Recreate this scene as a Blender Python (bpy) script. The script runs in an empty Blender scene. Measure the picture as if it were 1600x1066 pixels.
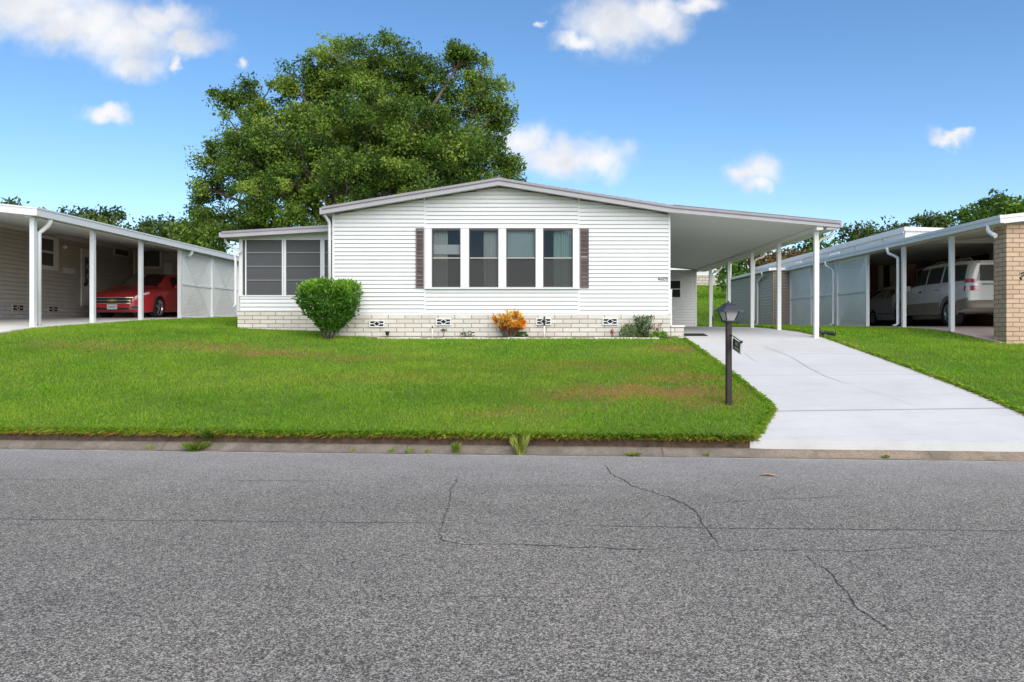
import bpy, bmesh, math, random
import numpy as np
from mathutils import Vector, Matrix
R = math.radians
random.seed(7); rng = np.random.default_rng(11)
sc = bpy.context.scene
COL = sc.collection

# ------------------------------------------------------------------ camera, sky, sun, exposure
cam = bpy.data.cameras.new('camera'); camo = bpy.data.objects.new('camera', cam); COL.objects.link(camo)
CAMZ = 1.5; F = 1200.0; CX = 833.0; CY = 512.0          # focal length in photo pixels, vanishing point
camo.location = (0, 0, CAMZ); camo.rotation_euler = (R(90), 0, 0)
cam.sensor_width = 36; cam.lens = 27; cam.shift_x = -33/1600; cam.shift_y = -21/1600
cam.clip_start = 0.05; cam.clip_end = 3000
sc.camera = camo
sc.view_settings.view_transform = 'Standard'; sc.view_settings.look = 'None'
sc.view_settings.exposure = 0.80; sc.view_settings.gamma = 1; sc.view_settings.use_curve_mapping = False

SUN = Vector((0.34, -0.78, 0.78)).normalized()
SUN_EL = math.asin(SUN.z); SUN_AZ = math.atan2(SUN.x, SUN.y)
sun = bpy.data.lights.new('sun', 'SUN'); suno = bpy.data.objects.new('sun', sun); COL.objects.link(suno)
sun.energy = 3.1; sun.angle = R(80); sun.color = (1.0, 0.915, 0.80)
suno.rotation_euler = SUN.to_track_quat('Z', 'Y').to_euler(); suno.location = (0, 0, 40)

CLOUDS = [(40,10,150,52),(120,35,130,48),(200,62,85,46),(205,100,48,26),(285,68,66,24),(250,35,70,30),
          (165,182,36,15),(960,35,80,50),(1020,25,60,36),(1090,10,42,18),(905,62,34,18),
          (815,225,52,32),(870,248,100,30),(940,246,52,30),(1190,265,36,28),(1168,272,34,20),(1182,292,26,18),
          (1478,218,32,14),(1490,212,20,9),(840,42,9,8),(272,95,13,12),(381,94,9,8)]
world = bpy.data.worlds.new('World'); sc.world = world; world.use_nodes = True
def build_world():
    nt = world.node_tree; N = nt.nodes; L = nt.links; N.clear()
    out = N.new('ShaderNodeOutputWorld'); bg = N.new('ShaderNodeBackground'); L.new(bg.outputs[0], out.inputs[0])
    sky = N.new('ShaderNodeTexSky'); sky.sky_type = 'NISHITA'; sky.sun_disc = False
    sky.sun_elevation = SUN_EL; sky.sun_rotation = SUN_AZ; sky.air_density = 0.9; sky.dust_density = 0.0; sky.ozone_density = 2.5
    bg.inputs['Strength'].default_value = 0.102
    tc = N.new('ShaderNodeTexCoord'); sp = N.new('ShaderNodeSeparateXYZ'); L.new(tc.outputs['Generated'], sp.inputs[0])
    def math_(op, a, b=None, clamp=False):
        n = N.new('ShaderNodeMath'); n.operation = op; n.use_clamp = clamp
        for i, v in enumerate((a, b)):
            if v is None: continue
            if isinstance(v, (int, float)): n.inputs[i].default_value = v
            else: L.new(v, n.inputs[i])
        return n.outputs[0]
    def vm(op, a, b):
        n = N.new('ShaderNodeVectorMath'); n.operation = op
        for i, v in enumerate((a, b)):
            if v is None: continue
            if isinstance(v, tuple): n.inputs[i].default_value = v
            else: L.new(v, n.inputs[i])
        return n
    yy = math_('MAXIMUM', sp.outputs[1], 0.02)
    u = math_('DIVIDE', sp.outputs[0], yy); w = math_('DIVIDE', sp.outputs[2], yy)
    cb = N.new('ShaderNodeCombineXYZ'); L.new(u, cb.inputs[0]); L.new(w, cb.inputs[1])
    nz = N.new('ShaderNodeTexNoise'); nz.inputs['Scale'].default_value = 22; nz.inputs['Detail'].default_value = 5; nz.inputs['Roughness'].default_value = 0.55
    L.new(cb.outputs[0], nz.inputs['Vector'])
    dz = vm('SUBTRACT', nz.outputs['Color'], (0.5, 0.5, 0.5)); ds = N.new('ShaderNodeVectorMath'); ds.operation = 'SCALE'
    L.new(dz.outputs[0], ds.inputs[0]); ds.inputs['Scale'].default_value = 0.055
    p = vm('ADD', cb.outputs[0], ds.outputs[0]).outputs[0]
    acc = None
    for (px, py, rx, rz) in CLOUDS:
        c = ((px-CX)/F, (CY-py)/F, 0)
        d = vm('SUBTRACT', p, c); m = vm('MULTIPLY', d.outputs[0], (F/rx, F/rz, 0)); ln = N.new('ShaderNodeVectorMath'); ln.operation = 'LENGTH'
        L.new(m.outputs[0], ln.inputs[0]); f = math_('SUBTRACT', 1.15, ln.outputs['Value'])
        acc = f if acc is None else math_('MAXIMUM', acc, f)
    n2 = N.new('ShaderNodeTexNoise'); n2.inputs['Scale'].default_value = 26; n2.inputs['Detail'].default_value = 8; n2.inputs['Roughness'].default_value = .6; L.new(cb.outputs[0], n2.inputs['Vector'])
    e = math_('ADD', acc, math_('MULTIPLY', math_('SUBTRACT', n2.outputs['Fac'], 0.5), 0.9))
    mr = N.new('ShaderNodeMapRange'); mr.interpolation_type = 'SMOOTHSTEP'; L.new(e, mr.inputs[0])
    mr.inputs[1].default_value = -0.28; mr.inputs[2].default_value = 1.05
    fwd = math_('GREATER_THAN', sp.outputs[1], 0.05)
    mask = math_('MULTIPLY', math_('MULTIPLY', mr.outputs[0], fwd), 0.96)
    hs = N.new('ShaderNodeHueSaturation'); L.new(sky.outputs[0], hs.inputs['Color'])
    hs.inputs['Saturation'].default_value = 1.17; hs.inputs['Value'].default_value = 1.06; hs.inputs['Hue'].default_value = 0.494
    tn = N.new('ShaderNodeMixRGB'); tn.blend_type = 'MULTIPLY'; tn.inputs[0].default_value = 1; L.new(hs.outputs[0], tn.inputs[1]); tn.inputs[2].default_value = (1.04, .97, 1.0, 1)
    cn = N.new('ShaderNodeTexNoise'); cn.inputs['Scale'].default_value = 15; cn.inputs['Detail'].default_value = 5; L.new(cb.outputs[0], cn.inputs['Vector'])
    cm = N.new('ShaderNodeMapRange'); L.new(cn.outputs['Fac'], cm.inputs[0]); cm.inputs[1].default_value = .35; cm.inputs[2].default_value = .6
    cc = N.new('ShaderNodeMixRGB'); L.new(cm.outputs[0], cc.inputs[0]); cc.inputs[1].default_value = (4.3, 4.45, 4.75, 1); cc.inputs[2].default_value = (5.5, 5.5, 5.55, 1)
    mx = N.new('ShaderNodeMixRGB'); L.new(mask, mx.inputs[0]); L.new(tn.outputs[0], mx.inputs[1]); L.new(cc.outputs[0], mx.inputs[2])
    L.new(mx.outputs[0], bg.inputs['Color'])
build_world()

# ------------------------------------------------------------------ helpers
def hx(px): return (px-CX)/72.0
def hz(py): return CAMZ+(CY-py)/72.0
def W(px, py, d): return Vector(((px-CX)/F*d, d, CAMZ+(CY-py)/F*d))
def ss(a, b, x):
    t = np.clip((np.asarray(x, float)-a)/(b-a), 0, 1); return t*t*(3-2*t)

class MB:
    def __init__(s): s.v = []; s.f = []; s.mi = []; s.sm = []
    def add(s, verts, faces, mi=0, smooth=False):
        o = len(s.v); s.v += [tuple(v) for v in verts]
        for f in faces: s.f.append([o+i for i in f]); s.mi.append(mi); s.sm.append(smooth)
        return s
    def box(s, x0, x1, y0, y1, z0, z1, mi=0):
        return s.add([(x0,y0,z0),(x1,y0,z0),(x1,y1,z0),(x0,y1,z0),(x0,y0,z1),(x1,y0,z1),(x1,y1,z1),(x0,y1,z1)],
                     [(3,2,1,0),(4,5,6,7),(0,1,5,4),(1,2,6,5),(2,3,7,6),(3,0,4,7)], mi)
    def obox(s, c, ax, ay, az, mi=0):                       # centre and three half axes
        c, ax, ay, az = map(Vector, (c, ax, ay, az)); v = []
        for k in (-1, 1):
            for a, b in ((-1,-1),(1,-1),(1,1),(-1,1)): v.append(c+ax*a+ay*b+az*k)
        return s.add(v, [(3,2,1,0),(4,5,6,7),(0,1,5,4),(1,2,6,5),(2,3,7,6),(3,0,4,7)], mi)
    def prism(s, prof, a0, a1, axis='y', mi=0):             # profile (p,q) extruded; axis y: (x,z); axis x: (y,z); axis z: (x,y)
        def P(p, q, t): return {'y': (p,t,q), 'x': (t,p,q), 'z': (p,q,t)}[axis]
        n = len(prof); v = [P(p,q,a0) for p,q in prof]+[P(p,q,a1) for p,q in prof]
        f = [tuple(range(n-1,-1,-1)), tuple(range(n,2*n))]+[(i,(i+1)%n,n+(i+1)%n,n+i) for i in range(n)]
        return s.add(v, f, mi)
    def quad(s, a, b, c, d, mi=0): return s.add([a,b,c,d], [(0,1,2,3)], mi)
    def tube(s, pts, r, n=8, mi=0, cap=True):
        pts = [Vector(p) for p in pts]; rs = r if isinstance(r, (list, tuple)) else [r]*len(pts)
        v = []; up = None
        for i, p in enumerate(pts):
            t = (pts[min(i+1,len(pts)-1)]-pts[max(i-1,0)]).normalized()
            if up is None: up = Vector((0,0,1)) if abs(t.z) < .9 else Vector((1,0,0))
            a = t.cross(up).normalized(); b = a.cross(t).normalized(); up = b
            for k in range(n):
                th = 2*math.pi*k/n; v.append(p+(a*math.cos(th)+b*math.sin(th))*rs[i])
        f = [(i*n+k, i*n+(k+1)%n, (i+1)*n+(k+1)%n, (i+1)*n+k) for i in range(len(pts)-1) for k in range(n)]
        s.add(v, f, mi, True)
        if cap:
            o = len(s.v)-len(v); s.f.append([o+k for k in range(n)][::-1]); s.mi.append(mi); s.sm.append(False)
            s.f.append([o+(len(pts)-1)*n+k for k in range(n)]); s.mi.append(mi); s.sm.append(False)
        return s
    def lathe(s, prof, c=(0,0,0), axis='z', n=20, mi=0, smooth=True):   # (r,h)
        v = []
        for r, h in prof:
            for k in range(n):
                th = 2*math.pi*k/n; a, b = r*math.cos(th), r*math.sin(th)
                q = {'z': (a,b,h), 'y': (a,h,b), 'x': (h,a,b)}[axis]; v.append((c[0]+q[0], c[1]+q[1], c[2]+q[2]))
        m = len(prof)
        return s.add(v, [(i*n+k, i*n+(k+1)%n, (i+1)*n+(k+1)%n, (i+1)*n+k) for i in range(m-1) for k in range(n)], mi, smooth)
    def build(s, name, mats, parent=None, fixn=True):
        me = bpy.data.meshes.new(name); me.from_pydata(s.v, [], s.f)
        mats = mats if isinstance(mats, (list, tuple)) else [mats]
        for m in mats: me.materials.append(m)
        me.polygons.foreach_set('material_index', s.mi); me.polygons.foreach_set('use_smooth', s.sm)
        if fixn:
            bm = bmesh.new(); bm.from_mesh(me); bmesh.ops.recalc_face_normals(bm, faces=bm.faces); bm.to_mesh(me); bm.free()
        me.update(); return link(name, me, parent)
def link(name, me, parent=None):
    o = bpy.data.objects.new(name, me); COL.objects.link(o)
    if parent is not None:
        o.parent = parent
        if parent.type == 'EMPTY': o.matrix_parent_inverse = Matrix.Translation(-Vector(parent.location))
    return o
def tag(o, label=None, cat=None, group=None, kind=None):
    if label: o['label'] = label
    if cat: o['category'] = cat
    if group: o['group'] = group
    if kind: o['kind'] = kind
    return o
def empty(name, loc, label, cat, group=None):
    o = bpy.data.objects.new(name, None); COL.objects.link(o); o.location = loc; o.empty_display_size = .2
    return tag(o, label, cat, group)
def npmesh(name, V, Fc, mat, parent=None, attrs=None, smooth=False):
    """V (n,3), Fc (m,k) arrays"""
    me = bpy.data.meshes.new(name); n = len(V); m, k = Fc.shape
    me.vertices.add(n); me.vertices.foreach_set('co', np.ascontiguousarray(V, dtype=np.float32).ravel())
    me.loops.add(m*k); me.loops.foreach_set('vertex_index', np.ascontiguousarray(Fc, dtype=np.int32).ravel())
    me.polygons.add(m); me.polygons.foreach_set('loop_start', np.arange(0, m*k, k, dtype=np.int32))
    me.update(calc_edges=True)
    me.polygons.foreach_set('use_smooth', np.full(m, smooth))
    for an, av in (attrs or {}).items():
        a = me.attributes.new(an, 'FLOAT', 'POINT'); a.data.foreach_set('value', np.ascontiguousarray(av, dtype=np.float32))
    for mt in (mat if isinstance(mat, (list, tuple)) else [mat]): me.materials.append(mt)
    return link(name, me, parent)

# ------------------------------------------------------------------ materials
class NT:
    def __init__(s, name):
        s.m = bpy.data.materials.new(name); s.m.use_nodes = True; s.t = s.m.node_tree; s.N = s.t.nodes; s.L = s.t.links
        s.bsdf = s.N['Principled BSDF']; s.out = s.N['Material Output']
    def n(s, typ, **kw):
        x = s.N.new(typ)
        for k, v in kw.items():
            if k in x.inputs.keys(): s.set(x.inputs[k], v)
            else: setattr(x, k, v)
        return x
    def set(s, inp, v):
        if isinstance(v, bpy.types.NodeSocket): s.L.new(v, inp)
        else: inp.default_value = v
    def coord(s, which='Object'): return s.n('ShaderNodeTexCoord').outputs[which]
    def noise(s, vec, scale, detail=3, rough=.5, out='Fac'):
        x = s.n('ShaderNodeTexNoise'); s.L.new(vec, x.inputs['Vector']); x.inputs['Scale'].default_value = scale
        x.inputs['Detail'].default_value = detail; x.inputs['Roughness'].default_value = rough; return x.outputs[out]
    def map(s, v, a, b, c=0., d=1., smooth=False):
        x = s.n('ShaderNodeMapRange'); s.L.new(v, x.inputs[0])
        for i, q in enumerate((a,b,c,d)): x.inputs[i+1].default_value = q
        if smooth: x.interpolation_type = 'SMOOTHSTEP'
        return x.outputs[0]
    def mix(s, f, a, b, mode='MIX'):
        x = s.n('ShaderNodeMixRGB'); x.blend_type = mode
        for i, v in enumerate((f, a, b)):
            if isinstance(v, tuple) and len(v) == 3: v = (*v, 1)
            s.set(x.inputs[i], v)
        return x.outputs[0]
    def math(s, op, a, b=0.0, clamp=False):
        x = s.n('ShaderNodeMath'); x.operation = op; x.use_clamp = clamp; s.set(x.inputs[0], a); s.set(x.inputs[1], b); return x.outputs[0]
    def bump(s, h, strength=.3, dist=.01):
        x = s.n('ShaderNodeBump'); s.L.new(h, x.inputs['Height']); x.inputs['Strength'].default_value = strength; x.inputs['Distance'].default_value = dist
        s.L.new(x.outputs[0], s.bsdf.inputs['Normal'])
    def attr(s, name): return s.n('ShaderNodeAttribute', attribute_name=name).outputs['Fac']
    def stretch(s, vec, sc_):
        x = s.n('ShaderNodeMapping'); s.L.new(vec, x.inputs['Vector']); x.inputs['Scale'].default_value = sc_; return x.outputs[0]
def paint(name, c, rough=.5, var=.08, scale=3., metal=0., bump=0., coat=0., dirt=None):
    t = NT(name); co = t.coord(); n = t.noise(co, scale, 5, .6)
    lo = tuple(max(0, x*(1-var)) for x in c); hi = tuple(min(1, x*(1+var)) for x in c)
    col = t.mix(t.map(n, .3, .7), lo, hi)
    if dirt:
        n2 = t.noise(t.stretch(co, (1, 1, .25)), 5, 6, .7); col = t.mix(t.map(n2, .52, .8, 0, .55), col, dirt)
    t.set(t.bsdf.inputs['Base Color'], col); t.bsdf.inputs['Roughness'].default_value = rough; t.bsdf.inputs['Metallic'].default_value = metal
    if coat: t.bsdf.inputs['Coat Weight'].default_value = coat; t.bsdf.inputs['Coat Roughness'].default_value = .05
    if bump: t.bump(t.noise(co, scale*12, 4), bump, .01)
    return t.m
def brick_mat(name, c1, c2, mortar, bw, bh, mort=.012, offs=(0,0), bump=.8):
    t = NT(name); co = t.coord(); sp = t.n('ShaderNodeSeparateXYZ'); t.L.new(co, sp.inputs[0])
    wob = t.noise(co, 9, 3)
    u = t.math('ADD', sp.outputs[0], sp.outputs[1]); zz = t.math('ADD', sp.outputs[2], t.math('MULTIPLY', t.math('SUBTRACT', wob, .5), .008))
    cb = t.n('ShaderNodeCombineXYZ'); t.L.new(t.math('ADD', u, offs[0]), cb.inputs[0]); t.L.new(t.math('ADD', zz, offs[1]), cb.inputs[1])
    b = t.n('ShaderNodeTexBrick'); t.L.new(cb.outputs[0], b.inputs['Vector'])
    b.inputs['Color1'].default_value = (*c1,1); b.inputs['Color2'].default_value = (*c2,1); b.inputs['Mortar'].default_value = (*mortar,1)
    b.inputs['Scale'].default_value = 1; b.inputs['Mortar Size'].default_value = mort; b.inputs['Mortar Smooth'].default_value = .25
    b.inputs['Brick Width'].default_value = bw; b.inputs['Row Height'].default_value = bh; b.inputs['Bias'].default_value = -.1
    n = t.noise(t.stretch(co, (1,1,2.2)), 22, 6, .7); n2 = t.noise(co, 2.2, 4)
    col = t.mix(t.map(n, .35, .7, 0, .5), b.outputs['Color'], tuple(x*.72 for x in c2), 'MIX')
    col = t.mix(t.map(n2, .45, .75, 0, .35), col, tuple(x*.8 for x in c1))
    t.set(t.bsdf.inputs['Base Color'], col); t.bsdf.inputs['Roughness'].default_value = .85
    h = t.math('ADD', t.math('MULTIPLY', b.outputs['Fac'], -1.0), t.math('MULTIPLY', n, .8)); t.bump(h, bump, .012)
    return t.m
def leaf_mat(name, ramp, rough=.5, transl=.35):
    """ramp: dark, mid, light leaf colours picked per leaf by the attribute tint"""
    t = NT(name); a = t.attr('tint')
    cr = t.n('ShaderNodeValToRGB'); t.L.new(a, cr.inputs[0]); els = cr.color_ramp.elements
    els[0].position = 0; els[0].color = (*ramp[0],1); els[1].position = 1; els[1].color = (*ramp[-1],1)
    for i, c in enumerate(ramp[1:-1]):
        e = els.new((i+1)/(len(ramp)-1)); e.color = (*c,1)
    t.L.new(cr.outputs[0], t.bsdf.inputs['Base Color']); t.bsdf.inputs['Roughness'].default_value = rough
    t.bsdf.inputs['Specular IOR Level'].default_value = .3
    tr = t.n('ShaderNodeBsdfTranslucent'); t.L.new(cr.outputs[0], tr.inputs[0])
    mx = t.n('ShaderNodeMixShader'); mx.inputs[0].default_value = transl
    t.L.new(t.bsdf.outputs[0], mx.inputs[1]); t.L.new(tr.outputs[0], mx.inputs[2]); t.L.new(mx.outputs[0], t.out.inputs[0])
    return t.m
def glass_mat(name, tint=(.02,.02,.022), clear=.75, rough=.03):
    t = NT(name); g = t.n('ShaderNodeBsdfGlossy'); g.inputs['Roughness'].default_value = rough
    wv = t.n('ShaderNodeBump'); t.L.new(t.noise(t.coord(), 2.5, 2), wv.inputs['Height']); wv.inputs['Strength'].default_value = .08; t.L.new(wv.outputs[0], g.inputs['Normal'])
    tr = t.n('ShaderNodeBsdfTransparent'); df = t.n('ShaderNodeBsdfDiffuse'); df.inputs[0].default_value = (*tint,1)
    m1 = t.n('ShaderNodeMixShader'); m1.inputs[0].default_value = clear; t.L.new(df.outputs[0], m1.inputs[1]); t.L.new(tr.outputs[0], m1.inputs[2])
    fr = t.n('ShaderNodeFresnel'); fr.inputs[0].default_value = 1.5
    m2 = t.n('ShaderNodeMixShader'); t.L.new(fr.outputs[0], m2.inputs[0]); t.L.new(m1.outputs[0], m2.inputs[1]); t.L.new(g.outputs[0], m2.inputs[2])
    t.L.new(m2.outputs[0], t.out.inputs[0]); return t.m
def screen_mat(name, col=(.06,.06,.06), clear=.35):
    t = NT(name); co = t.coord(); n = t.noise(t.stretch(co, (30,30,2)), 3, 3); tr = t.n('ShaderNodeBsdfTransparent')
    t.set(t.bsdf.inputs['Base Color'], t.mix(n, tuple(x*.8 for x in col), tuple(x*1.2 for x in col))); t.bsdf.inputs['Roughness'].default_value = .7
    m = t.n('ShaderNodeMixShader'); m.inputs[0].default_value = clear; t.L.new(t.bsdf.outputs[0], m.inputs[1]); t.L.new(tr.outputs[0], m.inputs[2])
    t.L.new(m.outputs[0], t.out.inputs[0]); return t.m
M = {}
M['siding'] = paint('white_siding', (.64,.64,.62), .45, .03, 1.5, dirt=(.70,.70,.66))
M['trim'] = paint('white_trim', (.67,.67,.66), .45, .03, 4, dirt=(.62,.62,.59))
M['ceiling'] = paint('carport_ceiling', (.58,.60,.57), .6, .03, 1)
M['fascia'] = paint('lilac_grey_fascia', (.26,.243,.26), .5, .06, 3, dirt=(.34,.32,.33))
M['fascia_light'] = paint('pale_fascia', (.34,.327,.34), .5, .05, 3, dirt=(.45,.43,.43))
M['drip'] = paint('drip_edge', (.20,.17,.21), .5, .1, 4)
M['shingle'] = paint('shingles', (.13,.12,.115), .9, .3, 14, bump=.5)
M['shutter'] = paint('maroon_shutter', (.150,.108,.105), .55, .15, 6)
M['skirt'] = brick_mat('pale_stone_skirting', (.70,.66,.58), (.56,.51,.44), (.25,.19,.14), .36, .0935, .009, (0,-.0))
M['tanbrick'] = brick_mat('tan_brick', (.62,.45,.31), (.50,.34,.22), (.17,.10,.06), .29, .101, .009)
M['greyskirt'] = brick_mat('grey_block_skirting', (.44,.40,.37), (.36,.33,.30), (.22,.19,.17), .4, .11, .01)
M['blockwall'] = brick_mat('cream_block_wall', (.62,.54,.46), (.54,.46,.38), (.33,.26,.20), .5, .22, .03)
M['black'] = paint('black_plastic', (.018,.018,.018), .5, .2, 8)
M['dark'] = paint('dark_void', (.012,.012,.012), .9, .2, 3)
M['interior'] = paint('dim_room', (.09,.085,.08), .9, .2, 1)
M['brownpost'] = paint('dark_brown_paint', (.018,.012,.010), .6, .3, 9, bump=.15)
M['lampmetal'] = paint('charcoal_lamp_metal', (.030,.031,.037), .45, .12, 9)
M['curtain'] = paint('pale_curtain', (.42,.45,.42), .9, .06, 3)
M['greencurtain'] = paint('sage_curtain', (.30,.44,.40), .9, .08, 3)
M['blind'] = paint('sage_blind', (.33,.44,.42), .8, .06, 3)
M['sash'] = paint('bronze_sash', (.07,.06,.05), .4, .1, 5)
M['sash_light'] = paint('beige_sash', (.40,.38,.32), .4, .1, 5)
M['track'] = paint('grey_track', (.20,.195,.19), .5, .1, 5)
M['glass'] = glass_mat('window_glass', clear=.9)
M['carglass'] = glass_mat('car_glass', (.008,.01,.01), .35, .02)
M['bugscreen'] = screen_mat('insect_screen', (.055,.052,.050), .45)
M['porchscreen'] = screen_mat('porch_screen', (.07,.07,.072), .06)
M['taupe'] = paint('taupe_siding', (.40,.345,.275), .6, .05, 2)
M['taupe_light'] = paint('light_taupe_siding', (.56,.51,.46), .55, .06, 2)
M['shadedsiding'] = paint('shaded_brown_siding', (.20,.155,.12), .6, .05, 2)  # browner than the shed side, with the roof's shade painted into the colour
M['brownwall'] = paint('dark_brown_wall', (.22,.105,.07), .7, .25, 2)
M['concrete_dull'] = paint('dull_concrete', (.60,.57,.53), .85, .15, 1.2, bump=.1)
M['pinkslab'] = paint('pink_concrete', (.60,.45,.38), .85, .15, 1.2)
M['lattice'] = paint('white_lattice', (.87,.85,.79), .5, .03, 2)
M['alu'] = paint('grey_panel', (.68,.66,.61), .5, .06, 2, dirt=(.45,.45,.44))
M['bark'] = paint('bark', (.11,.085,.065), .9, .35, 5, bump=.6)
M['tyre'] = paint('tyre_rubber', (.015,.015,.016), .8, .2, 9)
M['chrome'] = paint('chrome', (.75,.75,.75), .15, .03, 5, metal=1)
M['rim'] = paint('alloy_rim', (.55,.55,.56), .3, .05, 6, metal=.7)
M['redpaint'] = paint('red_car_paint', (.50,.014,.02), .3, .05, 2, coat=1)
M['whitepaint'] = paint('white_car_paint', (.88,.88,.86), .3, .03, 2, coat=1)
M['beigetrim'] = paint('beige_car_cladding', (.34,.29,.23), .45, .05, 3)
M['redlens'] = paint('red_lamp_lens', (.5,.015,.012), .15, .05, 5, coat=1)
M['clearlens'] = paint('clear_lamp_lens', (.75,.77,.78), .1, .1, 12, coat=1)
M['gold'] = paint('gold_emblem', (.65,.42,.08), .3, .05, 5, metal=.6)
M['plate'] = paint('pale_plate', (.62,.66,.66), .5, .1, 40)
M['platetext'] = paint('plate_print', (.12,.2,.2), .6, .2, 30)
M['signgreen'] = paint('dark_green_sign', (.014,.020,.012), .5, .2, 9)
M['signtext'] = paint('cream_lettering', (.42,.42,.33), .6, .05, 5)
M['mat'] = paint('black_mat', (.02,.02,.022), .95, .3, 40, bump=.5)
M['pvc'] = paint('pvc_white', (.72,.68,.60), .5, .08, 9)
M['kerb'] = None

def lampglass():
    t = NT('frosted_lamp_glass'); co = t.coord(); n = t.noise(t.stretch(co, (40,40,6)), 3, 3)
    t.set(t.bsdf.inputs['Base Color'], t.mix(n, (.72,.70,.68), (.90,.89,.87))); t.bsdf.inputs['Roughness'].default_value = .25
    tl = t.n('ShaderNodeBsdfTranslucent'); tl.inputs[0].default_value = (.8,.8,.78,1); mx = t.n('ShaderNodeMixShader'); mx.inputs[0].default_value = .6
    t.L.new(t.bsdf.outputs[0], mx.inputs[1]); t.L.new(tl.outputs[0], mx.inputs[2]); t.L.new(mx.outputs[0], t.out.inputs[0]); return t.m
M['lampglass'] = lampglass()

def asphalt():
    t = NT('worn_asphalt'); co = t.coord()
    big = t.noise(co, .35, 5, .6); mid = t.noise(t.stretch(co, (.35,1.2,1)), 1.6, 5, .65)
    def stones(sc_, ch):
        v = t.n('ShaderNodeTexVoronoi'); t.L.new(co, v.inputs['Vector']); v.inputs['Scale'].default_value = sc_
        q = t.n('ShaderNodeSeparateColor'); t.L.new(v.outputs['Color'], q.inputs[0]); return q.outputs[ch]
    f = t.math('ADD', t.math('ADD', t.math('MULTIPLY', stones(135, 0), .46), t.math('MULTIPLY', stones(260, 1), .28)), t.math('ADD', t.math('MULTIPLY', stones(66, 2), .14), t.math('MULTIPLY', t.noise(co, 30, 3, .7), .12)))
    cr = t.n('ShaderNodeValToRGB'); t.L.new(f, cr.inputs[0]); e = cr.color_ramp.elements
    e[0].position = .25; e[0].color = (.020,.019,.018,1); e[1].position = .80; e[1].color = (.46,.44,.415,1)
    x = e.new(.52); x.color = (.135,.128,.12,1)
    vo = t.n('ShaderNodeTexVoronoi'); t.L.new(co, vo.inputs['Vector']); vo.inputs['Scale'].default_value = 85
    chips = t.map(vo.outputs['Distance'], .10, .17, .75, 0)
    rnd = t.n('ShaderNodeSeparateColor'); t.L.new(vo.outputs['Color'], rnd.inputs[0])
    chips = t.math('MULTIPLY', chips, t.map(rnd.outputs[0], .55, .75))
    col = t.mix(chips, cr.outputs[0], (.52,.50,.48))
    col = t.mix(t.map(big, .3, .7, 0, 1), t.mix(1, col, (.84,.84,.85), 'MULTIPLY'), t.mix(1, col, (1.08,1.07,1.05), 'MULTIPLY'))
    col = t.mix(1, col, (1.09,1.05,.965), 'MULTIPLY'); col = t.mix(t.map(mid, .5, .75, 0, .35), col, t.mix(1, col, (.62,.62,.63), 'MULTIPLY'))
    # pale dust washed along the kerb
    sp = t.n('ShaderNodeSeparateXYZ'); t.L.new(co, sp.inputs[0])
    dk = t.math('SUBTRACT', t.math('SUBTRACT', 9.07, t.math('MULTIPLY', sp.outputs[0], .073)), sp.outputs[1])
    dd = t.math('ADD', dk, t.math('MULTIPLY', t.math('SUBTRACT', t.noise(co, 1.3, 4, .6), .5), 2.2))
    col = t.mix(t.map(dd, -.1, 2.4, .38, 0), col, (.42,.41,.40))
    dd2 = t.math('ADD', dk, t.math('MULTIPLY', t.math('SUBTRACT', t.noise(co, 5, 4, .6), .5), .25))
    col = t.mix(t.map(dd2, -.02, .13, .65, 0), col, (.55,.54,.52))
    t.set(t.bsdf.inputs['Base Color'], col); t.bsdf.inputs['Roughness'].default_value = .85
    t.bump(f, .25, .004); return t.m
M['asphalt'] = asphalt()
M['crack'] = paint('tar_dark_crack', (.03,.029,.028), .95, .3, 20)
M['seam'] = paint('paving_seam', (.10,.097,.093), .95, .3, 8)
M['drycrack'] = paint('concrete_crack', (.34,.34,.33), .95, .1, 20)
def driveway_mat():
    t = NT('painted_concrete'); co = t.coord(); n = t.noise(co, 1.1, 6, .65); n2 = t.noise(t.stretch(co, (.5,2,1)), 3, 6, .7); n3 = t.noise(co, 60, 3)
    col = t.mix(t.map(n, .35, .7), (.50,.492,.475), (.565,.557,.54))
    col = t.mix(t.map(n2, .52, .80, 0, .5), col, (.37,.36,.345))
    col = t.mix(t.map(n3, .58, .75, 0, .3), col, (.36,.355,.35))
    sp = t.n('ShaderNodeSeparateXYZ'); t.L.new(co, sp.inputs[0]); yy = t.math('ADD', sp.outputs[1], t.math('MULTIPLY', t.math('SUBTRACT', t.noise(co, 3, 2), .5), .012))
    for jy, wd in ((10.17,.024),(12.35,.008),(14.4,.008),(16.75,.008),(20.0,.01),(23.3,.01)):
        dist = t.math('ABSOLUTE', t.math('SUBTRACT', yy, jy)); col = t.mix(t.map(dist, wd*.5, wd*1.3, .75, 0), col, (.22,.22,.21))
    t.set(t.bsdf.inputs['Base Color'], col); t.bsdf.inputs['Roughness'].default_value = .75; t.bump(n3, .15, .004); return t.m
M['driveway'] = driveway_mat()
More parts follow.
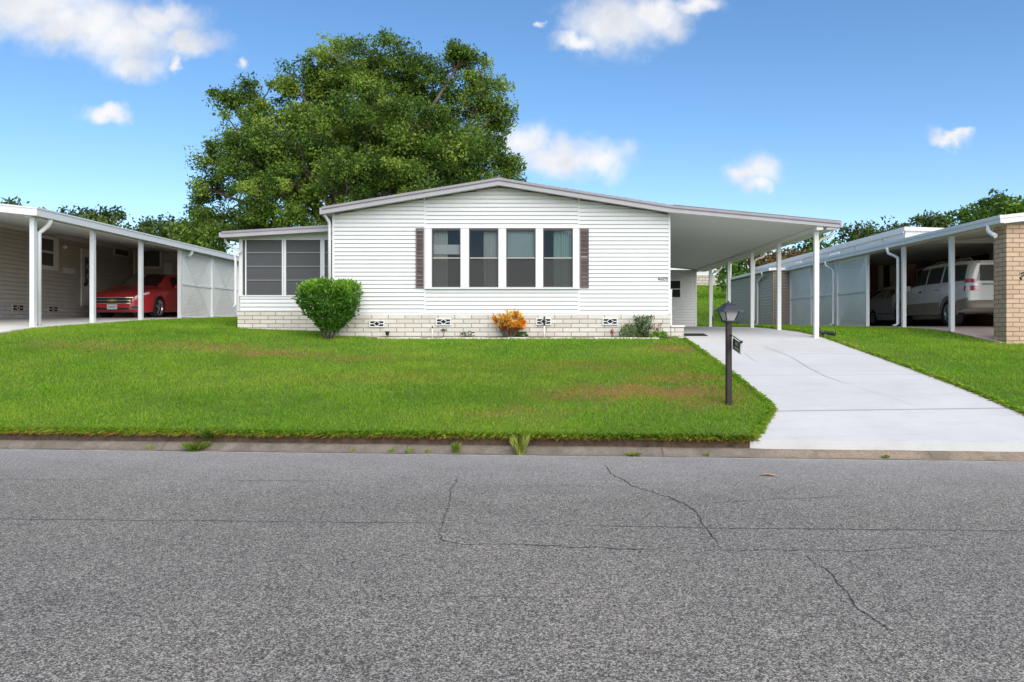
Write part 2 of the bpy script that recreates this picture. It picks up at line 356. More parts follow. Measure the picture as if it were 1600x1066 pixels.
def kerb_mat():
    t = NT('weathered_kerb'); co = t.coord(); n = t.noise(co, 4, 6, .7); n2 = t.noise(co, 45, 4, .7); sp = t.n('ShaderNodeSeparateXYZ'); t.L.new(co, sp.inputs[0])
    col = t.mix(t.map(n, .3, .7), (.12,.098,.078), (.235,.20,.165)); tan = t.mix(n, (.24,.17,.11), (.34,.27,.20))
    col = t.mix(t.map(sp.outputs[0], 2.4, 3.4, 0, .85), col, tan); col = t.mix(t.map(n2, .45, .7, 0, .7), col, (.085,.068,.052)); col = t.mix(t.map(t.noise(co, 2.2, 5, .7), .48, .62, 0, .6), col, (.10,.085,.06))
    fr = t.math('ABSOLUTE', t.math('SUBTRACT', t.math('FRACT', t.math('MULTIPLY', sp.outputs[0], .33)), .5)); col = t.mix(t.map(fr, .003, .006, .5, 0), col, (.06,.05,.04))
    t.set(t.bsdf.inputs['Base Color'], col); t.bsdf.inputs['Roughness'].default_value = .9; t.bump(n2, .5, .01); return t.m
M['kerb'] = kerb_mat()
def lawn_mat():
    t = NT('lawn_thatch'); co = t.coord(); n = t.noise(co, 30, 4, .7); n2 = t.noise(co, .8, 4)
    col = t.mix(n, (.06,.085,.014), (.14,.20,.026)); col = t.mix(t.map(n2, .4, .7, 0, .5), col, (.08,.14,.02)); col = t.mix(t.attr('dry'), col, t.mix(n, (.16,.10,.035), (.28,.19,.07)))
    t.set(t.bsdf.inputs['Base Color'], col); t.bsdf.inputs['Roughness'].default_value = .95; t.bump(n, .8, .03); return t.m
M['lawn'] = lawn_mat()
M['soil'] = paint('brown_soil', (.085,.052,.032), .95, .5, 12, bump=.8)
def blade_mat():
    t = NT('grass_blades'); a = t.attr('tint'); d = t.attr('dry'); co = t.coord(); big = t.noise(co, .5, 5, .65); big2 = t.noise(t.stretch(co, (.35,1,1)), .9, 4, .6)
    cr = t.n('ShaderNodeValToRGB'); t.L.new(a, cr.inputs[0]); e = cr.color_ramp.elements
    e[0].position = 0; e[0].color = (.070,.185,.008,1); e[1].position = 1; e[1].color = (.34,.56,.045,1); x = e.new(.5); x.color = (.175,.385,.016,1)
    col = t.mix(t.map(big, .40, .62, 0, .8), cr.outputs[0], t.mix(a, (.20,.34,.02), (.43,.56,.06)))
    col = t.mix(t.map(big2, .50, .66, 0, .4), col, t.mix(a, (.05,.15,.008), (.16,.34,.02)))
    col = t.mix(d, col, t.mix(a, (.34,.17,.04), (.60,.34,.11)))
    t.set(t.bsdf.inputs['Base Color'], col); t.bsdf.inputs['Roughness'].default_value = .6; t.bsdf.inputs['Specular IOR Level'].default_value = .25
    tr = t.n('ShaderNodeBsdfTranslucent'); t.L.new(col, tr.inputs[0]); mx = t.n('ShaderNodeMixShader'); mx.inputs[0].default_value = .4
    t.L.new(t.bsdf.outputs[0], mx.inputs[1]); t.L.new(tr.outputs[0], mx.inputs[2]); t.L.new(mx.outputs[0], t.out.inputs[0]); return t.m
M['blades'] = blade_mat()
M['oakleaf'] = leaf_mat('oak_leaves', [(.036,.075,.010),(.105,.19,.020),(.27,.37,.05)], .5, .3)
M['farleaf'] = leaf_mat('far_leaves', [(.035,.062,.016),(.07,.12,.024),(.14,.19,.04)], .6, .3)
M['brightleaf'] = leaf_mat('bright_leaves', [(.035,.085,.012),(.09,.18,.02),(.17,.29,.03)], .5, .3)
M['rustleaf'] = leaf_mat('rust_leaves', [(.10,.06,.02),(.19,.11,.035),(.16,.15,.03)], .6, .3)
M['bushleaf'] = leaf_mat('bush_leaves', [(.036,.105,.012),(.10,.25,.022),(.33,.52,.04)], .4, .3)
M['croton'] = leaf_mat('croton_leaves', [(.06,.10,.015),(.45,.10,.015),(.78,.27,.02),(.85,.50,.05),(.78,.66,.14)], .4, .3)
M['shrubleaf'] = leaf_mat('shrub_leaves', [(.035,.09,.02),(.09,.17,.04),(.30,.36,.16)], .5, .3)
M['redflower'] = leaf_mat('red_petals', [(.35,.03,.03),(.55,.08,.07)], .5, .2)
M['weed'] = leaf_mat('weed_blades', [(.09,.16,.02),(.20,.28,.04),(.40,.40,.10)], .5, .3)
M['deadleaf'] = paint('dead_leaf', (.30,.19,.11), .8, .3, 30)

# ------------------------------------------------------------------ terrain
def kerb_back(x): return 9.21-.073*np.asarray(x, float)
def profile(pts):
    xs = np.array([p[0] for p in pts]); ys = np.array([p[1] for p in pts]); fx = np.linspace(xs[0], xs[-1], 2000); fy = np.interp(fx, xs, ys)
    k = np.hanning(41); k /= k.sum(); pad = np.pad(fy, 20, mode='edge'); fy = np.convolve(pad, k, 'valid'); return lambda d: np.interp(d, fx, fy)
PC = profile([(-.2,.13),(0,.15),(1.0,.40),(3.5,.78),(7.46,1.315),(9,1.43),(12.5,1.53),(18,1.56),(24.5,1.58),(29,2.2),(50,4.80),(70,5.3),(160,6)])
PL = profile([(-.2,.13),(0,.15),(1.0,.42),(2.6,.78),(5.5,1.33),(6.8,1.46),(11.2,1.66),(14,1.75),(18,1.86),(24.5,1.9),(29,2.3),(50,4.8),(70,5.3),(160,6)])
PR = profile([(-.2,.13),(0,.15),(1.0,.40),(3.5,.75),(7.9,1.19),(10,1.44),(13.5,1.50),(22,1.54),(26,1.6),(29,2.2),(50,4.8),(70,5.3),(160,6)])
def g(x, y):
    x = np.asarray(x, float); y = np.asarray(y, float); fade = 1-ss(9.5, 17, y)
    d = (y-9.21)+.073*np.clip(x, -40, 40)*fade
    wl = ss(-3.5, -9.5, x) if False else 1-ss(-9.5, -3.5, x); wr = ss(6.5, 10.2, x)
    return PC(d)*(1-wl)*(1-wr)+PL(d)*wl+PR(d)*wr
def G(x, y): return float(g(x, y))
def drive_left(y): return np.where(y < 10.3, 2.55+(np.clip(y, 9.0, 10.3)-9.0)/1.3*.64, 3.19)
def drive_right(y): return np.where(y < 9.7, 6.35+(9.7-y)*.9, 6.35)
def in_drive(x, y, m=0.): return (x > drive_left(y)+m) & (x < drive_right(y)-m) & (y < 28.75)
DRY = [(2.35,12.1,.6,.38,.7),(1.9,11.15,.95,.32,1.2),(1.25,11.3,.7,.34,1.1),(2.5,11.0,.35,.3,1.0),(.6,11.0,.55,.28,.7),(2.7,14.9,.45,.45,.8),(-4.9,14.3,.9,.35,.65),(-6.2,14.6,1.0,.4,.5),(-3.2,13.9,.8,.3,.4),
       (-.3,10.15,.7,.2,.3),(2.4,10.5,.5,.25,.6),(.3,13.4,1.2,.3,.25),(1.2,13.0,1.4,.35,.3),(-2.5,12.2,1.6,.3,.2),(-8.2,14.2,1.2,.4,.3)]
def dryness(x, y):
    s = np.zeros_like(x)
    for cx, cy, rx, ry, a in DRY: s = np.maximum(s, 1.7*a*np.exp(-(((x-cx+.12*np.sin(y*9+x*3))/rx)**2+((y-cy+.1*np.sin(x*7))/ry)**2))*(.65+.35*np.sin(x*11+2*np.sin(y*13))*np.sin(y*17+x*5)))
    return s
def build_ground():
    xs = np.unique(np.concatenate([np.linspace(-160,-24,18), np.arange(-24,-4,.4), np.arange(-4,2.3,.25), np.arange(2.3,3.4,.06), np.arange(3.4,6.2,.25), np.arange(6.2,7.2,.06), np.arange(7.2,24,.4), np.linspace(24,160,18)]))
    ts = np.concatenate([[0,.02], np.arange(.1,1.6,.1), np.arange(1.6,8,.2), np.arange(8,26,.5), np.arange(26,60,2), np.linspace(60,160,12), [400, 1200]])
    X, T = np.meshgrid(xs, ts); fade = 1-ss(8, 16, T); Y = 9.21-.073*np.clip(X, -40, 40)*fade+T
    Z = g(X, Y); Z[0] = .0; Z = np.where(T > 200, 6, Z)
    Z = np.where(in_drive(X, Y, .01), Z-.16, Z)
    n, m = X.shape; V = np.stack([X, Y, Z], -1).reshape(-1, 3)
    i = np.arange(n*m).reshape(n, m); Fc = np.stack([i[:-1,:-1], i[:-1,1:], i[1:,1:], i[1:,:-1]], -1).reshape(-1, 4)
    o = npmesh('lawn_ground', V, Fc, [M['lawn'], M['soil']], attrs={'dry': dryness(V[:,0], V[:,1])}, smooth=False); tag(o, kind='structure')
    mi = np.zeros((n-1, m-1), np.int32); mi[0] = 1
    d = in_drive(X, Y, .01); edge = (d[:-1,:-1] != d[:-1,1:]) | (d[:-1,:-1] != d[1:,:-1]) | (d[:-1,:-1] != d[1:,1:]); mi[edge] = 1
    o.data.polygons.foreach_set('material_index', mi.ravel())
build_ground()

def ribbon(mb, pts, wid, z, mi, jitter=.02, seg=.06, zf=None):
    P = []
    for a, b in zip(pts[:-1], pts[1:]):
        k = max(2, int(math.dist(a, b)/seg))
        for q in range(k): P.append((a[0]+(b[0]-a[0])*q/k, a[1]+(b[1]-a[1])*q/k))
    P.append(pts[-1]); off = 0; Q = []
    for i, p in enumerate(P):
        off = off*.8+random.uniform(-jitter, jitter); Q.append((p[0]+off*.6, p[1]+off))
    for i in range(len(Q)-1):
        a, b = Q[i], Q[i+1]; t = (b[0]-a[0], b[1]-a[1]); l = math.hypot(*t) or 1e-6; nx, ny = -t[1]/l, t[0]/l
        e = min(1, (i+1)/6, (len(Q)-1-i)/6); w = wid*e*random.uniform(.55, 1.2)*.5; za = zf(*a)+z if zf else z; zb = zf(*b)+z if zf else z
        mb.quad((a[0]-nx*w,a[1]-ny*w,za),(b[0]-nx*w,b[1]-ny*w,zb),(b[0]+nx*w,b[1]+ny*w,zb),(a[0]+nx*w,a[1]+ny*w,za), mi)
def rp(px, py):                                       # photo pixel to a point on the flat road
    d = F*CAMZ/(py-CY); return ((px-CX)/F*d, d)
def build_road():
    mb = MB(); xs = [-160,-40,-12,-6,0,6,12,40,160]
    for a, b in zip(xs[:-1], xs[1:]): mb.quad((a,-8,0),(b,-8,0),(b,float(kerb_back(b))-.12,0),(a,float(kerb_back(a))-.12,0), 0)
    C = [([(945,725),(965,745),(985,757),(1010,766),(1045,775),(1075,790),(1092,808),(1100,822),(1112,840),(1122,857)], .015),
         ([(1080,791),(1120,785),(1200,781),(1330,777)], .011),([(710,763),(770,762),(850,760),(945,761),(990,760)], .009),
         ([(712,742),(708,760),(698,790),(696,818),(688,835)], .010),([(685,828),(690,845),(720,852),(800,853),(860,851),(960,857),(1060,858)], .014),
         ([(1060,858),(1200,860),(1330,861),(1400,858),(1520,850)], .009),([(1240,860),(1270,880),(1300,898),(1320,920),(1345,955),(1380,985),(1410,1020)], .010)]
    for pts, w in C: ribbon(mb, [rp(*p) for p in pts], w*.7, .004, 1, .022, .045)
    ribbon(mb, [rp(*p) for p in [(-300,806),(0,811),(300,814),(600,817),(800,819)]], .012, .003, 2, .006, .15)
    ribbon(mb, [rp(*p) for p in [(800,819),(1100,825),(1600,830),(1900,833)]], .016, .003, 2, .006, .15)
    ribbon(mb, [rp(*p) for p in [(-200,748),(200,750),(600,752)]], .008, .003, 2, .006, .15)
    ribbon(mb, [rp(*p) for p in [(380,935),(700,933),(1000,936)]], .008, .003, 2, .004, .2)
    tag(mb.build('road', [M['asphalt'], M['crack'], M['seam']], fixn=False), kind='structure')
    b = MB(); b.quad((-160,-200,-.03),(160,-200,-.03),(160,-7.9,-.03),(-160,-7.9,-.03)); tag(b.build('verge', M['lawn'], fixn=False), kind='structure')
    kb = MB(); xs = np.concatenate([np.linspace(-60,-9,12), np.arange(-9,9,.3), np.linspace(9,60,12)])
    prof = [(-.20,.004),(-.14,.012),(-.10,.038),(-.06,.070),(-.02,.082),(.03,.085)]; V = []; Fc = []
    for x in xs:
        yk = float(kerb_back(x)); j = random.uniform(-.008,.008)
        for a, z in prof: V.append((x, yk+a+j, z*(.9 if 2.5 < x < 7.2 else 1)+random.uniform(-.004,.004)))
    m = len(prof)
    for i in range(len(xs)-1):
        for k in range(m-1): Fc.append((i*m+k, (i+1)*m+k, (i+1)*m+k+1, i*m+k+1))
    kb.add(V, Fc, 0, True); tag(kb.build('kerb', M['kerb'], fixn=False), kind='structure')
build_road()

def slab(name, left, right, y0, y1, mats, dz, kerb=False, step=.25, thick=.12, cracks=()):
    rows = [y0+(y1-y0)*i/int((y1-y0)/step) for i in range(int((y1-y0)/step)+1)]; V = []; nx = 14
    for r, yy in enumerate(rows):
        for c in range(nx+1):
            if kerb:
                f = min(1, (yy-y0)/1.4); xl = float(drive_left(np.array(yy))); xr = float(drive_right(np.array(yy))); x = xl+(xr-xl)*c/nx; k0 = float(kerb_back(x))+.01
                yv = k0+(yy-y0)*(y0+1.4-k0)/1.4 if yy < y0+1.4 else yy
            else: x = left+(right-left)*c/nx; yv = yy
            V.append((x, yv, G(x, yv)+dz))
    n = nx+1; mb = MB(); Fc = [(r*n+c, r*n+c+1, (r+1)*n+c+1, (r+1)*n+c) for r in range(len(rows)-1) for c in range(nx)]
    mb.add(V, Fc, 0, True)
    ring = [r*n for r in range(len(rows))][::-1]+list(range(n))+[r*n+nx for r in range(len(rows))]
    for a, b in zip(ring[:-1], ring[1:]):
        A, B = V[a], V[b]; mb.quad(A, B, (B[0],B[1],B[2]-thick), (A[0],A[1],A[2]-thick), 0)
    for pts, w in cracks: ribbon(mb, pts, w, dz+.012, 1, .012, .06, zf=G)
    return tag(mb.build(name, mats, fixn=False), kind='structure')
def dp(px, py):                                       # pixel to driveway point
    lo, hi = 8.5, 28.
    for _ in range(50):
        d = (lo+hi)/2; x = (px-CX)/F*d; pyy = CY-(G(x, d)-CAMZ)/d*F
        if pyy > py: lo = d
        else: hi = d
    return (x, d)
slab('driveway', 0, 0, 9.0, 28.72, [M['driveway'], M['drycrack']], -.02, kerb=True,
     cracks=[([dp(*p) for p in [(1190,538),(1215,548),(1240,558),(1262,573),(1290,586),(1330,600)]], .012),
             ([dp(*p) for p in [(1330,600),(1400,622),(1450,640)]], .006), ([dp(*p) for p in [(1160,548),(1175,560),(1190,567)]], .008)])
slab('neighbour_driveway', -15.2, -10.6, 11.5, 28.3, [M['concrete_dull']], .035)
slab('carport_floor', 10.15, 15.5, 16.7, 31.2, [M['pinkslab']], .035)

# grass: blades as one uncountable mass
def build_grass():
    zones = [(-13,3.3,9.2,11.2,3400,.055,.0075),(-11,3.3,11.2,14,2500,.058,.009),(-10.6,3.3,14,17.6,1700,.055,.010),(-10.7,-6.8,17.6,29,800,.06,.014),
             (6.3,13,8.8,12.5,2400,.055,.009),(6.3,15,12.5,17,1700,.055,.010),(6.3,10.2,17,30.5,900,.055,.014),(3.0,14,29,44,260,.09,.028),(5,17,44,60,150,.14,.05),(-13,-10,9.3,11.5,1500,.055,.009)]
    Vs = []; Fs = []; Ts = []; Ds = []; off = 0
    for x0, x1, y0, y1, dens, h, w in zones:
        n = int((x1-x0)*(y1-y0)*dens); x = rng.uniform(x0, x1, n); y = rng.uniform(y0, y1, n)
        keep = (y > kerb_back(x)+.015) & ~((x > drive_left(y)-.005) & (x < drive_right(y)+.005) & (y < 28.8))
        keep &= ~((x > -4.36) & (x < 3.0) & (y > 16.66) & (y < 34)) & ~((x > -6.88) & (x < -4.3) & (y > 17.88))
        keep &= ~((x < -10.58) & (y > 11.5) & (y < 28.4)) & ~((x > 10.13) & (y > 16.65) & (y < 31.3)) & ~((x > 9.5) & (y > 30.4) & (y < 37.5))
        keep &= ~((x > 10.2) & (x < 11.4) & (y > 16.55) & (y < 17.1))
        keep &= ~((x > -3.6) & (x < 3.2) & (y > 16.3) & (y < 16.7))
        x = x[keep]; y = y[keep]; n = len(x); z = g(x, y)-.004
        edge = np.minimum(np.abs(y-kerb_back(x)-.02), 1)
        th = rng.uniform(0, 2*np.pi, n); ln = h*rng.uniform(.55, 1.25, n); lean = rng.uniform(.2, 1.15, n); la = rng.uniform(0, 2*np.pi, n)
        clump = .5+.5*np.sin(x*3.1+1.7*np.sin(y*2.3))*np.sin(y*2.7+1.3*np.sin(x*1.9)); ln *= .8+.4*clump
        dr = dryness(x, y)*rng.uniform(.0, 2.0, n); dr = np.clip(dr, 0, 1); dr = np.maximum(dr, (rng.random(n) < .05)*.6); ln *= 1-.35*np.clip(dr, 0, 1)
        lx = np.cos(la)*np.sin(lean)*ln; ly = np.sin(la)*np.sin(lean)*ln; lz = np.cos(lean)*ln
        lip = edge < .05; ly = np.where(lip, -np.abs(ly)*1.2, ly)
        bx = np.cos(th)*w*.5; by = np.sin(th)*w*.5
        A = np.stack([x-bx, y-by, z], 1); B = np.stack([x+bx, y+by, z], 1)
        Cc = np.stack([x+lx*.45+bx*.8, y+ly*.45+by*.8, z+lz*.6], 1); D = np.stack([x+lx, y+ly, z+lz], 1); E = np.stack([x+lx*.45-bx*.8, y+ly*.45-by*.8, z+lz*.6], 1)
        V = np.stack([A,B,Cc,D,E], 1).reshape(-1, 3); i = np.arange(n)*5+off
        Fs.append(np.stack([i,i+1,i+2,i+3,i+4], 1)); Vs.append(V); off += n*5
        tint = np.clip(rng.normal(.45, .22, n)+.15*(clump-.5), 0, 1); Ts.append(np.repeat(tint, 5)); Ds.append(np.repeat(dr, 5))
    def rim(x, y, dx, dy, n, dry):
        nonlocal off
        z = g(x, y)-rng.uniform(-.004, .05, n)*.6; ln = rng.uniform(.04, .13, n); up = rng.uniform(-.25, .9, n); w = .008; j = rng.normal(0, .35, n)
        ox = dx*(1-np.abs(up)*.5)+j*np.abs(dy)*.8+.3*j; oy = dy*(1-np.abs(up)*.5)+j*np.abs(dx)*.8
        bx, by = -dy*w*.5, dx*w*.5
        A = np.stack([x-bx, y-by, z], 1); B = np.stack([x+bx, y+by, z], 1); C = np.stack([x+ox*ln*.5+bx, y+oy*ln*.5+by, z+up*ln*.55+.01], 1); D = np.stack([x+ox*ln, y+oy*ln, z+up*ln*.8-.012], 1); E = np.stack([x+ox*ln*.5-bx, y+oy*ln*.5-by, z+up*ln*.55+.01], 1)
        Vs.append(np.stack([A,B,C,D,E], 1).reshape(-1,3)); i = np.arange(n)*5+off; Fs.append(np.stack([i,i+1,i+2,i+3,i+4], 1)); off += n*5
        Ts.append(np.repeat(np.clip(rng.normal(.4,.22,n),0,1), 5)); Ds.append(np.repeat(np.clip(np.where(up < .15, dry+rng.normal(0,.3,n), dry*.2), 0, 1), 5))
    n = 24000; x = rng.uniform(-13, 2.6, n); rim(x, kerb_back(x)+rng.uniform(.015,.06,n), np.zeros(n), -np.ones(n), n, .55)
    n = 7000; y = rng.uniform(9.05, 16.3, n)**1.0; rim(drive_left(y)+rng.uniform(-.05,.0,n), y, np.ones(n), np.where(y<10.3,-.4,0.), n, .35)
    n = 7000; y = rng.uniform(9.2, 22, n); rim(drive_right(y)+rng.uniform(.0,.05,n), y, -np.ones(n), np.zeros(n), n, .35)
    o = npmesh('grass', np.concatenate(Vs), np.concatenate(Fs), M['blades'], attrs={'tint': np.concatenate(Ts), 'dry': np.concatenate(Ds)}); tag(o, 'short green lawn grass with dry brown patches', 'grass', kind='stuff')
build_grass()

# ------------------------------------------------------------------ building pieces
def siding(mb, axis, fixed, out, a0, a1, z0, z1, lap=.0885, depth=.026, holes=(), top=None):
    """lap siding on a wall; axis 'x' runs along x at y=fixed, outward dir out (+1/-1); top(a) optional roofline; holes (a0,a1,z0,z1)"""
    nrow = int(math.ceil((z1-z0)/lap-1e-6))
    def P(a, o, z): return (a, fixed+out*o, z) if axis == 'x' else (fixed+out*o, a, z)
    for r in range(nrow):
        zb = z0+r*lap; zt = min(zb+lap, z1); spans = [(a0, a1)]
        for h in holes:
            if h[2] < zt-1e-4 and h[3] > zb+1e-4:
                nsp = []
                for s, e in spans:
                    if h[1] <= s or h[0] >= e: nsp.append((s, e))
                    else:
                        if h[0] > s: nsp.append((s, h[0]))
                        if h[1] < e: nsp.append((h[1], e))
                spans = nsp
        for s, e in spans:
            sb, eb, st, et = s, e, s, e
            if top:
                (sb, eb), (st, et) = top(zb, s, e), top(zt, s, e)
                if eb-sb < .02: continue
                if et-st < .0: st = et = (st+et)/2
            jd = random.uniform(-.0015, .0015)
            gp = .25*lap; zg = max(zb+.004, zt-gp); dt = depth*.5
            mb.quad(P(sb,depth+jd,zb), P(eb,depth+jd,zb), P(et,dt,zg), P(st,dt,zg)); mb.quad(P(sb,0,zb+.001), P(eb,0,zb+.001), P(eb,depth+jd,zb), P(sb,depth+jd,zb)); mb.quad(P(st,dt,zg), P(et,dt,zg), P(et,0,zg-.001), P(st,0,zg-.001))
def downspout(pts, parent, r=.035, name='downspout', mat=None):
    mb = MB(); mb.tube(pts, r, 8); return mb.build(name, mat or M['trim'], parent)
def vent(parent, x, y, z, axis='x', w=.33, h=.15, mat=None):
    f = MB(); o = f.box if axis == 'x' else None
    def bx(m, a0, a1, d0, d1, z0, z1):
        if axis == 'x': m.box(x+a0, x+a1, y+d0, y+d1, z+z0, z+z1)
        else: m.box(x-d1, x-d0, y+a0, y+a1, z+z0, z+z1)
    W2, H2 = w/2, h/2
    bx(f,-W2,W2,-.03,-.005,H2-.022,H2); bx(f,-W2,W2,-.03,-.005,-H2,-H2+.022); bx(f,-W2,-W2+.022,-.03,-.005,-H2+.022,H2-.022); bx(f,W2-.022,W2,-.03,-.005,-H2+.022,H2-.022)
    bx(f,-W2+.022,-.075,-.028,-.008,-.010,.010); bx(f,.075,W2-.022,-.028,-.008,-.010,.010)
    for sx in (-1,1):
        for sz in (-1,1):
            a = Vector((sx*.075,0)); c = (sx*.04, sz*.027)
            ax = Vector((sx*-.04,0,sz*.032)) ; n = ax.normalized(); pr = Vector((-n.z,0,n.x))*.008
            if axis == 'x': f.obox((x+c[0], y-.018, z+c[1]), ax*1.0, (0,.01,0), pr)
            else: f.obox((x+.018, y+c[0], z+c[1]), (0,ax.x,ax.z), (.01,0,0), (0,pr.x,pr.z))
    ob = f.build('foundation_vent', mat or M['trim'], parent)
    b = MB(); bx(b,-W2+.01,W2-.01,-.006,.004,-H2+.01,H2-.01); b.build('vent_opening', M['dark'], ob); return ob
def text_mesh(body, size, mat, name, loc, rot, parent=None, extrude=.004, align='CENTER'):
    cu = bpy.data.curves.new(name, 'FONT'); cu.body = body; cu.size = size; cu.extrude = extrude; cu.align_x = align; cu.align_y = 'CENTER'
    t = bpy.data.objects.new(name+'_curve', cu); COL.objects.link(t); dg = bpy.context.evaluated_depsgraph_get()
    me = bpy.data.meshes.new_from_object(t.evaluated_get(dg)); bpy.data.objects.remove(t); bpy.data.curves.remove(cu); me.materials.clear(); me.materials.append(mat)
    me.transform(Matrix.Translation(loc) @ rot.to_4x4()); return link(name, me, parent)
FACE = Matrix(((1,0,0),(0,0,-1),(0,1,0)))             # text facing -y
FACE_L = Matrix(((0,0,-1),(-1,0,0),(0,1,0)))          # text facing -x, reading along -y
def lattice(parent, x, y0, y1, z0, z1, out):
    fr = MB(); s = out
    def bx(m, a0, a1, b0, b1, d0, d1): m.box(min(x+s*d0,x+s*d1), max(x+s*d0,x+s*d1), a0, a1, b0, b1)
    zm = z0+(z1-z0)*.5
    bx(fr,y0,y1,z1-.06,z1,0,.03); bx(fr,y0,y1,z0,z0+.05,0,.03); bx(fr,y0,y1,zm-.03,zm+.03,0,.035)
    p = fr.build('lattice_frame', M['trim'], parent)
    lt = MB(); sp = .086; hw = .0262
    for lay, sg in ((.006, 1), (.012, -1)):
        k = -(z1-z0)
        while k < (y1-y0):
            # line y = y0+k+(z-z0) (sg=1) clipped to rectangle
            a0 = max(0, k); a1 = min(y1-y0, k+(z1-z0)); 
            if a1-a0 > .03:
                b0, b1 = a0-k, a1-k
                ya, yb = (y0+a0, y0+a1) if sg > 0 else (y1-a0, y1-a1); h = hw*1.414
                xx = x+s*lay
                lt.add([(xx,ya,max(z0,z0+b0-h)),(xx,yb,max(z0,z0+b1-h)),(xx,yb,min(z1,z0+b1+h)),(xx,ya,min(z1,z0+b0+h))], [(0,1,2,3)])
            k += sp
    lt.build('lattice', M['lattice'], p, fixn=False); return p

